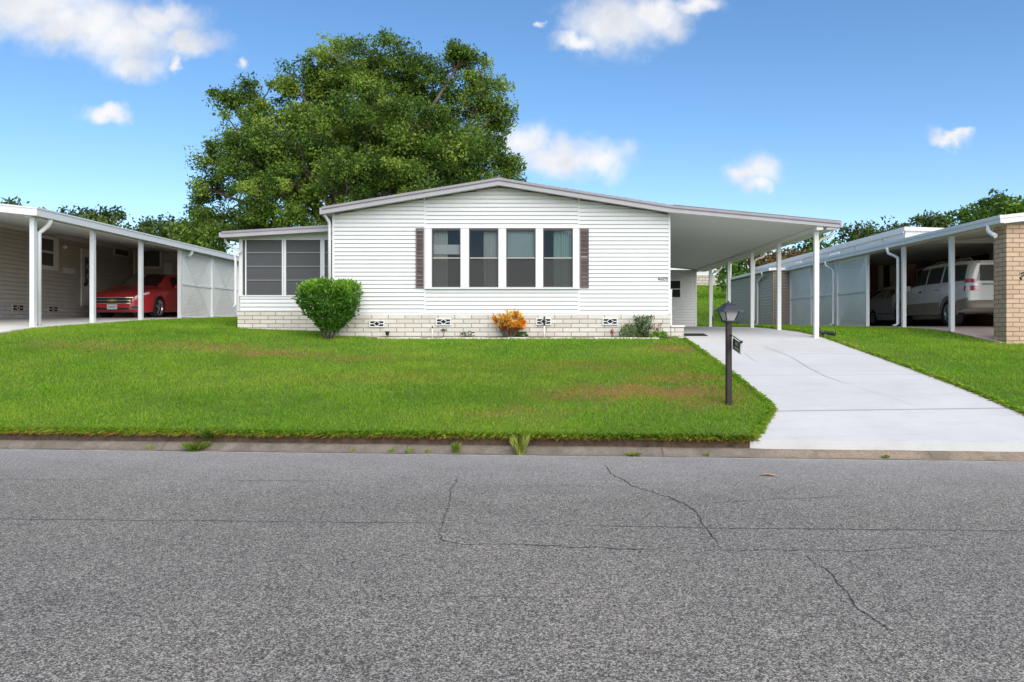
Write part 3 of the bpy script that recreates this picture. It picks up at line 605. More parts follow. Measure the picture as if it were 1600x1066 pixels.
# ------------------------------------------------------------------ main house
D0 = 16.67
house = empty('mobile_home', (-.7, D0, 1.31), 'white lap sided home with low gable, four front windows and carport on its right', 'house')
XL, XR, XRIDGE = -4.35, 2.97, -.735
ZR = 4.683; SL = .164; SR = .159                     # roof top line at the fascia
def roof_z(x): return ZR-(SL*(XRIDGE-x) if x < XRIDGE else SR*(x-XRIDGE))
XE, ZE = 6.545, 3.755; XK = 2.985; ZK = roof_z(XK)   # carport roof edge and the kink
TH = .145
def b_main():
    sk = hz(488.5); wt = hz(357); wb = hz(449); x1, x2 = hx(664), hx(904)
    def top(z, s, e):
        lim = z+TH-.02; l = XRIDGE-(ZR-lim)/SL; r = XRIDGE+(ZR-lim)/SR; return (max(s, l), min(e, r)) if lim > 3.9 else (s, e)
    hole = [(hx(665.5), hx(904.5), hz(450), hz(356))]
    w = MB()
    siding(w, 'x', D0, -1, XL+.03, x1-.02, sk, 4.6, holes=[], top=top); siding(w, 'x', D0, -1, x1+.02, x2-.02, sk-.012, 4.62, holes=hole, top=top)
    siding(w, 'x', D0, -1, x2+.02, XR-.03, sk-.03, 4.6, top=top)
    prof = [(XL,1.2),(XR,1.2),(XR,roof_z(XR)-TH-.01),(XRIDGE,ZR-TH-.01),(XL,roof_z(XL)-TH-.01)]
    # side and back walls and the floor behind the siding, front plane open at the windows
    for (a, b, c, d) in ((XL,hx(665),1.2,4.6),(hx(905),XR,1.2,4.6)):
        P = [(a,c),(b,c),(b,min(d,roof_z(b)-TH)),(a,min(d,roof_z(a)-TH))]; w.prism(P, D0+.002, D0+.09, 'y')
    w.prism([(hx(665),1.2),(hx(905),1.2),(hx(905),wb-.02),(hx(665),wb-.02)], D0+.002, D0+.09, 'y')
    w.prism([(hx(665),wt+.02),(hx(905),wt+.02),(hx(905),roof_z(hx(905))-TH),(XRIDGE,ZR-TH),(hx(665),roof_z(hx(665))-TH)], D0+.002, D0+.09, 'y')
    w.box(XL,XL+.09,D0+.092,32.5,1.2,roof_z(XL)-TH); w.box(XR-.09,XR,D0+.092,32.5,1.2,roof_z(XR)-TH)
    w.prism(prof, 32.5, 32.6, 'y'); siding(w, 'y', XR, 1, D0+.05, 28.6, sk, roof_z(XR)-TH-.02); siding(w, 'y', XL, -1, D0+.05, 32.4, sk, roof_z(XL)-TH-.02)
    w.build('wall', M['siding'], house)
    t = MB()                                          # corner posts and panel strips
    for x in (x1, x2): t.box(x-.02, x+.02, D0-.024, D0-.001, sk-.03, roof_z(x)-TH+.03)
    for x in (XL, XR-.035): t.box(x-.004, x+.04, D0-.026, D0-.001, sk-.04, roof_z(x)-TH+.03)
    t.box(XL+.04, XR-.04, D0-.020, D0-.0005, sk-.06, sk-.001)
    t.build('corner_trim', M['trim'], house)
    s = MB(); s.box(XL-.015, XR+.005, D0-.035, D0+.1, 1.05, sk-.055); s.box(XR-.1, XR+.03, D0+.1, 28.6, 1.2, sk-.055); s.build('skirting', M['skirt'], house)
    for px, py in ((589.5,506),(693.5,503),(849.5,502.5),(953,502.5)): vent(house, hx(px), D0-.036, hz(py))
    # windows
    edges = [(675,720),(733,779),(791,837),(848.5,895)]
    fr = MB(); tops = [665,675,720,733,779,791,837,848.5,895,905]
    for i in range(0, 10, 2): fr.box(hx(tops[i]), hx(tops[i+1]), D0-.055, D0+.06, wb-.005, wt-.004)
    fr.box(hx(665)-.01, hx(905)+.01, D0-.07, D0+.06, wb-.04, wb-.006); fr.box(hx(665)-.01, hx(905)+.01, D0-.062, D0+.06, wt-.003, wt+.02)
    fr.build('window_surround', M['trim'], house)
    for i, (a, b) in enumerate(edges):
        xa, xb = hx(a)+.002, hx(b)-.002; zm = hz(403.5); za, zb = wb-.004, wt-.006
        f = MB()
        f.box(xa, xa+.018, D0-.03, D0+.03, za, zb); f.box(xb-.018, xb, D0-.03, D0+.03, za, zb); f.box(xa+.018, xb-.018, D0-.03, D0+.03, zb-.04, zb); f.box(xa+.018, xb-.018, D0-.03, D0+.03, za, za+.022)
        wn = f.build('window', M['sash'], house)
        r = MB(); r.box(xa+.018, xb-.018, D0-.035, D0+.02, zm-.011, zm+.011); r.build('sash_rail', M['sash_light'], wn)
        p = MB(); p.quad((xa+.018,D0+.0,za+.02),(xb-.018,D0+.0,za+.02),(xb-.018,D0+.0,zb-.03),(xa+.018,D0+.0,zb-.03)); p.build('pane', M['glass'], wn, fixn=False)
        q = MB(); q.quad((xa+.018,D0-.014,za+.02),(xb-.018,D0-.014,za+.02),(xb-.018,D0-.014,zm-.016),(xa+.018,D0-.014,zm-.016)); q.build('insect_screen', M['bugscreen'], wn, fixn=False)
        c = MB(); rg = [(.0,.52),(.48,1.0),(0,1),(.36,1.0)][i]; cz = [za, za, zm-.0, za][i]; x0 = xa+(xb-xa)*rg[0]; x1_ = xa+(xb-xa)*rg[1]
        if i == 2:
            for k in range(16):
                z = cz+(zb-cz)*k/16; c.quad((x0,D0+.10,z),(x1_,D0+.10,z),(x1_,D0+.085,z+.036),(x0,D0+.085,z+.036))
            c.build('window_blind', M['blind'], wn, fixn=False)
        else:
            n = 44; V = []
            for k in range(n+1):
                xx = x0+(x1_-x0)*k/n; yy = D0+.13+.036*math.sin(k*1.2)+.010*math.sin(k*.5); V += [(xx,yy,cz),(xx,yy,zb)]
            c.add(V, [(2*k,2*k+2,2*k+3,2*k+1) for k in range(n)], 0, True); c.build('curtain', M['curtain'] if i < 2 else M['greencurtain'], wn, fixn=False)
        if i == 0:
            v = MB(); v.box(xa+.02, xb-.02, D0+.075, D0+.09, zm+.09, zm+.30); v.build('valance', M['curtain'], wn)
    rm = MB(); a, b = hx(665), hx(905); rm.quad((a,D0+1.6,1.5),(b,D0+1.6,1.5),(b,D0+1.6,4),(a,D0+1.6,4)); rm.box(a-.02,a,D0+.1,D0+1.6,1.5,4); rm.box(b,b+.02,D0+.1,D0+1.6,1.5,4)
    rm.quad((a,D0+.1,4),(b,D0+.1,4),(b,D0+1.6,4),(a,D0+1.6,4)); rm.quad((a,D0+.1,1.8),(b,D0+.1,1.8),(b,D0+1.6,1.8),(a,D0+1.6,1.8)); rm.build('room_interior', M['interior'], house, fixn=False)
    for px0, px1 in ((650,662.5),(906,920)):
        sh = MB(); xa, xb = hx(px0), hx(px1); za, zb = hz(450), hz(357); zm = (za+zb)/2
        sh.box(xa, xa+.022, D0-.05, D0-.012, za, zb); sh.box(xb-.022, xb, D0-.05, D0-.012, za, zb)
        for z0 in (za, zm-.02, zb-.035): sh.box(xa+.022, xb-.022, D0-.049, D0-.012, z0, z0+.035)
        z = za+.05
        while z < zb-.06:
            if abs(z-zm) > .035: sh.obox(((xa+xb)/2, D0-.030, z), ((xb-xa)/2-.022,0,0), (0,.014,-.010), (0,.002,.004))
            z += .028
        sh.box(xa+.02, xb-.02, D0-.017, D0-.012, za+.02, zb-.02); sh.build('shutter', M['shutter'], house)
    # roof: shingled deck, carport panel, fascia
    yf, yb = 16.36, 32.9; xl = -4.50
    r = MB(); r.prism([(xl,roof_z(xl)-.02),(XRIDGE,ZR-.02),(XK,ZK-.02),(XK,ZK+.012),(XRIDGE,ZR+.018),(xl,roof_z(xl)+.012)], yf+.02, yb, 'y')
    r.prism([(XRIDGE-.16,ZR+.012-.16*SL),(XRIDGE,ZR+.020),(XRIDGE+.16,ZR+.012-.16*SR),(XRIDGE+.16,ZR+.032-.16*SR),(XRIDGE,ZR+.04),(XRIDGE-.16,ZR+.032-.16*SL)], yf+.02, yb, 'y')
    xs_ = XRIDGE+.2                                    # shingle course edges stepping down the right slope
    while xs_ < XK-.1:
        z0 = roof_z(xs_)+.012; z1 = roof_z(xs_+.15)+.012; r.prism([(xs_,z0),(xs_+.145,z1),(xs_+.145,z1+.012),(xs_,z0+.003)], yf+.02+random.uniform(0,.01), yb, 'y'); xs_ += .16
    r.build('shingle_roof', M['shingle'], house)
    c = MB(); zc = lambda x: ZK+(ZE-ZK)*(x-XK)/(XE-XK)
    c.prism([(XK+.002,ZK-.13),(XE-.01,ZE-.13),(XE-.01,ZE+.0),(XK+.002,ZK+.0)], yf+.03, 28.95, 'y'); c.build('carport_ceiling', M['ceiling'], house)
    cr = MB(); cr.prism([(XK+.001,ZK+.001),(XE+.02,ZE+.001),(XE+.02,ZE+.022),(XK+.001,ZK+.03)], yf+.0, 29.0, 'y'); cr.build('carport_roof', M['shingle'], house)
    so = MB(); so.prism([(xl+.01,roof_z(xl)-TH+.03),(XRIDGE,ZR-TH+.03),(XK,ZK-TH+.03),(XK,ZK-.022),(XRIDGE,ZR-.022),(xl+.01,roof_z(xl)-.022)], yf+.04, 32.8, 'y'); so.build('soffit', M['trim'], house)
    fb = MB(); fu = MB(); fd = MB()
    segs = [(xl,XRIDGE,roof_z(xl),ZR),(XRIDGE,XK,ZR,ZK),(XK,XE,ZK,ZE)]
    for xa, xb, za, zb in segs:
        tt = TH if xa < XK-.1 else .125
        fb.prism([(xa,za-TH if xa<XK-.1 else za-.14),(xb,zb-(TH if xb<XE-.1 else .125)),(xb,zb-.05),(xa,za-.05)], yf, yf+.03, 'y')
        fu.prism([(xa,za-.042),(xb,zb-.042),(xb,zb+.008),(xa,za+.008)], yf-.022, yf+.02, 'y')
        fd.prism([(xa,za-.058),(xb,zb-.058),(xb,zb-.043),(xa,za-.043)], yf-.010, yf+.02, 'y')
    fb.build('fascia', M['fascia_light'], house); fu.build('drip_cap', M['fascia'], house); fd.build('drip_edge', M['drip'], house)
    gt = MB(); gt.box(xl-.05, xl, yf, 32.8, roof_z(xl)-.15, roof_z(xl)-.01); gt.build('gutter', M['fascia_light'], house); gt = MB(); gt.box(XE-.01, XE+.035, yf, 28.95, ZE-.125, ZE-.004); gt.build('gutter', M['fascia_light'], house)
    bm_ = MB(); bm_.box(6.06, 6.20, yf+.05, 28.9, zc(6.14)-.205, zc(6.14)-.131); bm_.box(6.28, 6.50, yf+.05, 28.9, zc(6.4)-.17, zc(6.4)-.132); bm_.build('carport_beam', M['trim'], house)
    for off in (442,384,342,306,277):
        y = F*6.14/off; p = MB(); zg = G(6.14,y)-.03; zt = zc(6.14)-.205; h = .046
        p.prism([(-h,-h),(h,-h),(h,h),(-h,h)], zg, zt, 'z'); p.box(-h-.012,h+.012,-h-.012,h+.012,zg,zg+.02)
        p.v = [(x+6.14, yv+y, z) for x, yv, z in p.v]; p.build('carport_post', M['trim'], house)
    for k, off in enumerate((442,342,277)):
        y = F*6.14/off+.12; zt = zc(6.5)-.13; zb_ = G(6.22,y)+.12
        downspout([(6.55,y,zt+.03),(6.55,y,zt-.05),(6.48,y,zt-.14),(6.30,y,zt-.20),(6.235,y,zt-.27),(6.225,y,zt-.5),(6.225,y,zb_+.05)], house, .032)
    downspout([(-4.50,D0-.2,roof_z(xl)-.14),(-4.47,D0-.16,3.9),(-4.41,D0-.06,3.78),(-4.405,D0-.05,3.6),(-4.405,D0-.05,1.5)], house, .034)
    # utility room closing the carport
    ys = 28.7; sw = MB(); siding(sw, 'x', ys, -1, XR+.05, 6.06, G(5.5,ys)+.12, zc(6)-.16, lap=.1); sw.box(XR,6.08,ys+.001,32,1.4,zc(6.1)-.14); sw.build('utility_room', M['siding'], house)
    ct = MB(); ct.box(6.05, 6.11, ys-.03, ys+.05, 1.5, zc(6.1)-.13); ct.build('corner_trim', M['trim'], house)
    a = W(1040,439,ys); b = W(1062.5,464.5,ys); f = MB(); f.box(a.x, b.x, ys-.03, ys-.016, b.z, a.z); uw = f.build('utility_window', M['dark'], house)
    f = MB(); f.box(b.x, b.x+.04, ys-.045, ys-.016, b.z, a.z+.04); f.box(a.x, b.x, ys-.045, ys-.016, a.z, a.z+.04); f.box(a.x, b.x, ys-.04, ys-.031, (a.z+b.z)/2-.015, (a.z+b.z)/2+.015); f.build('window_frame', M['trim'], uw)
    # step and rail by the side door
    st = MB(); st.box(XR+.035, 3.28, 16.72, 17.5, 1.2, 1.515); so_ = st.build('brick_step', M['skirt'], house)
    cp = MB(); cp.box(XR+.035, 3.30, 16.70, 17.52, 1.516, 1.55); cp.build('step_cap', M['trim'], so_)
    rl = MB(); rl.box(3.075,3.11,17.2,17.235,1.55,2.32); rl.box(3.075,3.11,18.6,18.635,1.35,2.32); rl.box(3.07,3.115,17.2,18.65,2.321,2.355); rl.build('handrail', M['trim'], house)
    text_mesh('4605', .115, M['black'], 'house_number', Vector((hx(1035.5), D0-.024, hz(436.5))), FACE, house)
b_main()

def b_sunroom():
    d = 17.9; s = F/d; X = lambda px: (px-CX)/s; Z = lambda py: CAMZ+(CY-py)/s
    xl, xr = X(374), XL-.03; sk = Z(485.5)
    w = MB(); siding(w, 'x', d, -1, xl+.03, xr, sk, Z(462), lap=.092); w.box(xl, xr, d+.002, d+.06, 1.3, Z(462)); w.box(xl, xl+.05, d+.061, 26, 1.3, Z(462)); siding(w, 'y', xl, -1, d+.05, 26, sk, Z(462), lap=.092)
    w.prism([(xl,Z(373.5)),(xr,Z(373.5)),(xr,Z(359)),(xl,Z(369))], d, d+.06, 'y'); w.build('sunroom_wall', M['siding'], house)
    k = MB(); k.box(xl-.03, xr, d-.03, d+.08, 1.3, sk-.002); k.box(xl-.03, xl+.08, d+.081, 26, 1.3, sk-.002); k.build('sunroom_skirting', M['skirt'], house)
    f = MB(); za, zb = Z(461.5), Z(373.7)
    for a, b in ((374,379.5),(383.5,385.5),(441,443.5),(444,447.5),(501,503.5),(504,507.5)): f.box(X(a), X(b), d-.03, d+.03, za, zb)
    f.box(xl, xr, d-.035, d+.03, za-.03, za); f.box(xl, xr, d-.025, d+.029, zb-.02, zb-.001); f.build('sunroom_frame', M['trim'], house)
    for ya in (d+.04, 21, 25.9): f = MB(); f.box(xl, xl+.05, ya, ya+.1, za, zb); f.build('screen_post', M['trim'], house)
    for a, b in ((385.5,441),(447.5,501),(507.5,520)):
        p = MB(); p.quad((X(a),d,za),(X(b),d,za),(X(b),d,zb),(X(a),d,zb)); sc_ = p.build('sunroom_window', M['porchscreen'], house, fixn=False)
        for q in (395,416.5,438): r = MB(); r.box(X(a), X(b), d-.018, d-.004, Z(q)-.011, Z(q)+.011); r.build('vinyl_track', M['track'], sc_)
    p = MB(); p.quad((xl+.02,d+.1,za),(xl+.02,25.9,za),(xl+.02,25.9,zb),(xl+.02,d+.1,zb)); p.build('sunroom_side_screen', M['porchscreen'], house, fixn=False)
    i = MB(); i.quad((xl,26,1.4),(xr,26,1.4),(xr,26,3.8),(xl,26,3.8)); i.build('sunroom_back', M['interior'], house, fixn=False)
    yf = 17.55; s2 = F/yf; X2 = lambda px: (px-CX)/s2; Z2 = lambda py: CAMZ+(CY-py)/s2
    a, b = X2(346), XL-.05; z0, z1 = Z2(362.5), Z2(351.5)
    r = MB(); r.prism([(a,z0-.02),(b,z1-.02),(b,z1+.015),(a,z0+.015)], yf, 26.3, 'y'); r.build('sunroom_roof', M['fascia'], house)
    c = MB(); c.prism([(a+.02,z0-.11),(b,z1-.11),(b,z1-.021),(a+.02,z0-.021)], yf+.03, 26.2, 'y'); c.build('sunroom_ceiling', M['ceiling'], house)
    fa = MB(); fa.prism([(a,z0-.13),(b,z1-.13),(b,z1-.035),(a,z0-.035)], yf-.005, yf+.028, 'y'); fa.box(a-.06, a-.001, yf, 26.2, z0-.12, z0-.015); fa.build('sunroom_fascia', M['fascia_light'], house)
    fd = MB(); fd.prism([(a,z0-.045),(b,z1-.045),(b,z1-.022),(a,z0-.022)], yf-.015, yf-.0055, 'y'); fd.build('drip_edge', M['drip'], house)
    y = d-.1
    downspout([(a-.02,y,z0-.10),(a+.0,y,z0-.20),(a+.10,y,z0-.30),(a+.35,y,z0-.43),(xl-.06,y,z0-.52),(xl-.05,y,z0-.65),(xl-.05,y,sk+.15),(xl-.10,y-.02,sk+.06)], house, .032)
b_sunroom()

# ------------------------------------------------------------------ neighbour on the left
def b_left():
    h = empty('neighbour_home', (-14.6, 22, 1.6), 'taupe sided home with white carport sheltering a red car', 'house')
    XG, Z0, XW = -10.67, 4.055, -14.6; slope = .108; top = lambda x: Z0+slope*(XG-x)
    y0, y1 = 16.4, 28.4
    r = MB(); r.prism([(XG,Z0-.10),(-19,top(-19)-.10),(-19,top(-19)),(XG,Z0)], y0+.03, y1, 'y'); r.build('carport_roof', M['ceiling'], h)
    f = MB(); f.box(XG-.01, XG+.07, y0, y1, Z0-.16, Z0-.015); f.box(XG-.01, XG+.085, y0-.006, y1, Z0-.014, Z0+.02)
    f.prism([(XG-.011,Z0-.16),(-19,top(-19)-.16),(-19,top(-19)-.015),(XG-.011,Z0-.015)], y0, y0+.028, 'y'); f.prism([(XG-.011,Z0-.014),(-19,top(-19)-.014),(-19,top(-19)+.02),(XG-.011,Z0+.02)], y0-.012, y0+.028, 'y'); f.build('fascia', M['trim'], h)
    bm_ = MB(); bm_.box(XG-.25, XG-.12, y0+.1, y1-.1, Z0-.17, Z0-.09); bm_.build('carport_beam', M['trim'], h)
    for off in (781,688,613,552,502,461):
        y = F*10.85/off; p = MB(); p.box(-10.90,-10.80,y-.05,y+.05,G(-10.85,y)-.02,Z0-.171); p.build('carport_post', M['trim'], h)
    ys = [F*10.85/o for o in (552,502,461)]
    for a, b in zip(ys[:-1], ys[1:]): lattice(h, -10.86, a+.05, b-.05, G(-10.85,(a+b)/2)+.03, Z0-.18, 1)
    sk = CAMZ+.70
    w = MB(); siding(w, 'y', XW, 1, 15.5, 28.05, sk, top(XW)-.12, lap=.12); w.box(XW-4, XW-.001, 15.5, 28.2, 1.2, top(XW)-.11); siding(w, 'x', 28.1, -1, XW+.02, -10.95, 2.1, top(-10.9)-.12, lap=.12); w.prism([(XW,1.5),(-10.9,1.5),(-10.9,top(-10.9)-.102),(XW,top(XW)-.102)], 28.101, 29.5, 'y'); w.build('wall', M['taupe'], h)
    k = MB(); k.box(XW, XW+.03, 15.5, 28.05, 1.3, sk-.002); k.build('skirting', M['greyskirt'], h)
    c = MB(); c.box(XW+.015, XW+.06, 15.5, 28.0, top(XW)-.22, top(XW)-.115); c.box(XW+.015,XW+.09,28.0,28.085,2.0,top(XW)-.12); c.build('crown_trim', M['taupe_light'], h)
    wy = lambda px: 14.6*F/(CX-px)
    def wallbox(px0, px1, z0, z1, d0, d1, mb): mb.box(XW+d0, XW+d1, wy(px0), wy(px1), CAMZ+z0, CAMZ+z1)
    f = MB(); wallbox(48,62,1.73,2.79,.016,.06,f); wallbox(82,89,1.73,2.79,.016,.06,f); wallbox(62,82,2.66,2.79,.016,.06,f); wallbox(62,82,1.73,1.86,.016,.06,f); wallbox(62,82,2.24,2.30,.016,.05,f); wn = f.build('window_frame', M['taupe_light'], h)
    p = MB(); wallbox(62,82,1.86,2.66,.016,.03,p); p.build('pane', M['sash'], wn)
    f = MB(); wallbox(125,128,.70,2.56,.016,.06,f); wallbox(128,150,2.48,2.56,.016,.06,f); dr = f.build('door_frame', M['taupe_light'], h)
    p = MB(); wallbox(128,150,.72,2.47,.016,.035,p); p.build('door_leaf', M['taupe_light'], dr)
    p = MB(); wallbox(131,145,1.35,2.3,.036,.040,p); g_ = p.build('door_glass', M['sash'], dr)
    sc_ = MB()
    for i in range(-1, 2):
        for sg in (-1, 1):
            yc = (wy(131)+wy(145))/2; sc_.obox((XW+.045,yc,CAMZ+1.83+i*.32), (0,.16*sg,.22), (.006,0,0), (0,.012,-.012*sg))
    sc_.build('scroll_grille', M['taupe_light'], dr); p = MB(); wallbox(129,130.5,1.35,1.45,.036,.09,p); p.build('door_handle', M['black'], dr)
    f = MB(); wallbox(176,200,2.52,2.80,.016,.05,f); wn = f.build('window_frame', M['taupe_light'], h); p = MB(); wallbox(178,198,2.56,2.75,.0505,.055,p); p.build('pane', M['sash'], wn)
    l = MB(); yy = wy(98); l.lathe([(.0,0),(.05,.005),(.06,.06),(.03,.12),(0,.13)], (XW+.015, yy, CAMZ+2.5), 'x', 10); l.build('wall_light', M['trim'], h)
    l = MB(); wallbox(97,116,1.70,1.87,.016,.03,l); l.build('wall_plaque', M['taupe_light'], h)
    for px in (26, 81): vent(h, XW+.03, wy(px), CAMZ+.56, 'y', .5, .18, M['taupe'])
    e = 28.1; a = W(222,390,e); b = W(254,420,e); f = MB(); f.box(a.x, b.x, e-.05, e-.016, b.z, a.z); wn = f.build('window_frame', M['taupe_light'], h); f = MB(); f.box(a.x+.08, b.x-.08, e-.056, e-.0505, b.z+.08, a.z-.06); f.build('pane', M['sash'], wn)
    a = W(260,412,e); b = W(273,440,e); f = MB(); f.box(a.x, b.x, e-.2, e-.016, b.z, a.z); f.build('utility_box', M['taupe_light'], h)
    y = 16.97; downspout([(XG+.0,y,Z0-.14),(XG+.0,y,Z0-.22),(XG-.04,y,Z0-.30),(XG-.14,y-.02,Z0-.40),(XG-.17,y-.12,Z0-.48),(XG-.17,y-.12,Z0-.7),(XG-.17,y-.12,G(-10.85,y)+.02)], h, .05)
    y = 24.0; downspout([(XG+.0,y,Z0-.14),(XG+.0,y,Z0-.22),(XG-.03,y,Z0-.28),(XG-.12,y,Z0-.33)], h, .05)
    return h
b_left()

# ------------------------------------------------------------------ neighbour on the right
def b_right():
    h = empty('carport_home', (13, 24, 1.5), 'brown walled home with tan brick pillar and long carport holding white vehicles', 'house')
    XG, Z0, XW = 10.06, 3.89, 15.4; slope = .115; top = lambda x: Z0+slope*(x-XG); y0, y1 = 16.42, 30.7
    r = MB(); r.prism([(XG,Z0-.10),(19,top(19)-.10),(19,top(19)),(XG,Z0)], y0+.03, y1, 'y'); r.build('carport_roof', M['ceiling'], h)
    f = MB(); f.box(XG-.07, XG+.01, y0, y1, Z0-.15, Z0-.05); f.box(XG-.085, XG+.01, y0-.006, y1, Z0-.049, Z0+.02)
    f.prism([(XG+.011,Z0-.16),(19,top(19)-.16),(19,top(19)-.05),(XG+.011,Z0-.05)], y0, y0+.028, 'y'); f.prism([(XG+.011,Z0-.049),(19,top(19)-.049),(19,top(19)+.02),(XG+.011,Z0+.02)], y0-.012, y0+.028, 'y'); f.build('fascia', M['trim'], h)
    bm_ = MB(); bm_.box(XG+.09, XG+.22, y0+1.0, y1-.1, Z0-.165, Z0-.085); bm_.build('carport_beam', M['trim'], h)
    X_ = 10.2; py = [F*X_/o for o in (654,579,522,476,435,403)]
    for y in py:
        p = MB(); p.box(X_-.05,X_+.05,y-.05,y+.05,G(X_,y)-.02,Z0-.166); p.build('carport_post', M['trim'], h)
    lattice(h, X_+.01, py[2]+.05, py[3]-.05, G(X_,24)+.03, Z0-.17, -1)
    lattice(h, X_+.01, py[3]+.05, py[4]-.05, G(X_,26)+.03, Z0-.17, -1)
    pn = MB(); za, zb = G(X_,29)+.03, Z0-.17; pn.box(X_-.01,X_+.01,py[4]+.05,py[5]-.05,za,zb); pp = pn.build('grey_panel', M['alu'], h)
    fr = MB(); zm = (za+zb)/2; fr.box(X_-.03,X_-.011,py[4]+.05,py[5]-.05,zm-.03,zm+.03); fr.build('panel_rail', M['trim'], pp)
    # brick pillar
    p = MB(); p.box(10.23, 11.4, 16.6, 17.06, .9, Z0-.17); pil = p.build('brick_pillar', M['tanbrick'], h)
    k = MB(); q = W(1598,432,16.58); k.tube([(q.x-.02,16.585,q.z-.07),(q.x-.05,16.585,q.z-.02),(q.x+.0,16.585,q.z+.0),(q.x+.05,16.585,q.z+.05),(q.x+.02,16.585,q.z+.09),(q.x-.03,16.585,q.z+.06)], .014, 6); k.build('iron_numeral', M['black'], pil)
    # walls
    w = MB(); w.box(XW, XW+4, 17.31, 30.9, 1.2, top(XW)-.11); w.prism([(X_+.3,1.2),(XW,1.2),(XW,top(XW)-.10),(X_+.3,top(X_+.3)-.10)], 30.9, 31.0, 'y'); w.build('wall', M['brownwall'], h)
    wy = lambda px: XW*F/(px-CX)
    for a, b, z0, z1 in ((1434,1462,2.2,3.85),(1503,1552,2.55,4.1),(1474,1484,2.6,3.9)):
        ya, yb = wy(b), wy(a); f = MB(); f.box(XW-.05, XW-.001, ya, yb, z0, z1); fr_ = f.build('window_frame', M['taupe_light'], h); f = MB(); f.box(XW-.056, XW-.0505, ya+.12, yb-.12, z0+.1, z1-.1); f.build('pane', M['dark'], fr_)
    e = 30.9
    for a, b in ((1372,1380),(1390,1399),(1404,1408)):
        p0 = W(a,400,e); p1 = W(b,490,e); f = MB(); f.box(p0.x, p1.x, e-.03, e-.002, p1.z, p0.z); f.build('door_curtain', M['taupe_light'], h)
    p0 = W(1380.3,398,e); p1 = W(1389.7,490,e); f = MB(); f.box(p0.x, p1.x, e-.02, e-.002, p1.z, p0.z); f.build('door_glass', M['dark'], h)
    # utility shed at the back and the raised white roof edge
    s = MB(); siding(s, 'y', 9.5, -1, 30.45, 37.2, 1.55, 3.74, lap=.12, depth=.02); s.box(9.5, 13, 30.421, 37.2, 1.2, 3.76); s.build('shed_wall', M['taupe'], h)
    s = MB(); siding(s, 'x', 30.42, -1, 9.52, 10.14, 1.55, 3.74, lap=.12, depth=.02); s.build('shed_front', M['shadedsiding'], h)
    r = MB(); r.box(9.40, 13.2, 30.72, 37.3, 3.765, 3.84); r.box(9.30, 9.399, 30.30, 37.3, 3.75, 3.86); r.box(9.40, 10.04, 30.3, 30.719, 3.765, 3.86); r.build('shed_roof', M['trim'], h)
    u = MB(); zt = lambda y: 4.47
    u.box(11, 15, 22.7, 38, 4.0, 4.36); u.build('raised_roof_band', M['trim'], h)
    u = MB(); u.prism([(10.93,4.362),(15.1,4.25),(15.1,4.33),(10.93,4.47)], 22.6, 38.1, 'y'); u.build('raised_roof', M['trim'], h)
    u = MB()
    for y in (24.2,26.3,28.6,31.2,34): u.box(10.975, 10.999, y-.03, y+.03, 4.0, 4.36)
    u.box(10.93, 10.974, 22.7, 38, 4.30, 4.361); u.build('band_seam', M['alu'], h)
    for yy, l in ((27.0,.9),(30.6,.5)): sn = MB(); sn.obox((10.55,yy,4.03), (.0,l*.5,.0), (.05,0,.09), (.01,0,-.006)); sn.build('folded_panel', M['trim'], h)
    def spout(x, y, zt_, dy=0): return downspout([(x-.05,y,zt_),(x-.05,y,zt_-.08),(x-.02,y,zt_-.16),(x+.06,y+dy*.5,zt_-.24),(x+.08,y+dy,zt_-.32),(x+.08,y+dy,zt_-.6),(x+.08,y+dy,G(x,y)+.12),(x-.05,y+dy,G(x,y)+.06)], h, .042)
    spout(XG-.03, py[1]+.5, Z0-.14, -.35); spout(XG-.03, py[3]+.5, Z0-.14, -.35); spout(9.34, 31.2, 3.77, 1.0); spout(9.34, 37.0, 3.77, .3)
    y = 16.9; downspout([(XG-.04,y,Z0-.13),(XG-.045,y,Z0-.26),(XG-.03,y-.08,Z0-.33),(XG-.0,y-.2,Z0-.40)], h, .05)
    v = MB(); v.tube([(9.8,38.2,1.6),(9.8,38.2,4.7)], .06, 8); v.build('vent_mast', M['trim'], h)
b_right()

# house on the hill behind
def b_hill():
    h = empty('hill_house', (9.5, 58, 4.7), 'white house on a cream block base at the top of the grassy slope', 'house')
    a = MB(); a.box(2, 14.6, 58, 66, 4.0, 5.42); a.build('block_base', M['blockwall'], h)
    w = MB(); siding(w, 'x', 57.97, -1, 2, 14.6, 5.43, 7.6, lap=.2, depth=.02); w.box(2, 14.6, 57.971, 66, 5.421, 7.6); w.build('wall', M['siding'], h)
    r = MB(); r.prism([(57.3,7.5),(62,8.6),(66.7,7.5),(66.7,7.65),(62,8.8),(57.3,7.65)], 1.6, 15, 'x'); r.build('roof', M['shingle'], h)
    h2 = empty('gabled_house', (44, 62, 5), 'house with grey gable peeking over the far right treetops', 'house')
    w = MB(); w.prism([(41.2,4),(50,4),(50,10.6),(45.6,12.2),(41.2,10.6)], 62, 70, 'y'); w.build('wall', M['taupe_light'], h2)
    r = MB(); r.prism([(40.6,10.45),(45.6,12.35),(50.6,10.45),(50.6,10.65),(45.6,12.6),(40.6,10.65)], 61.6, 70.4, 'y'); r.build('roof', M['fascia'], h2)
b_hill()

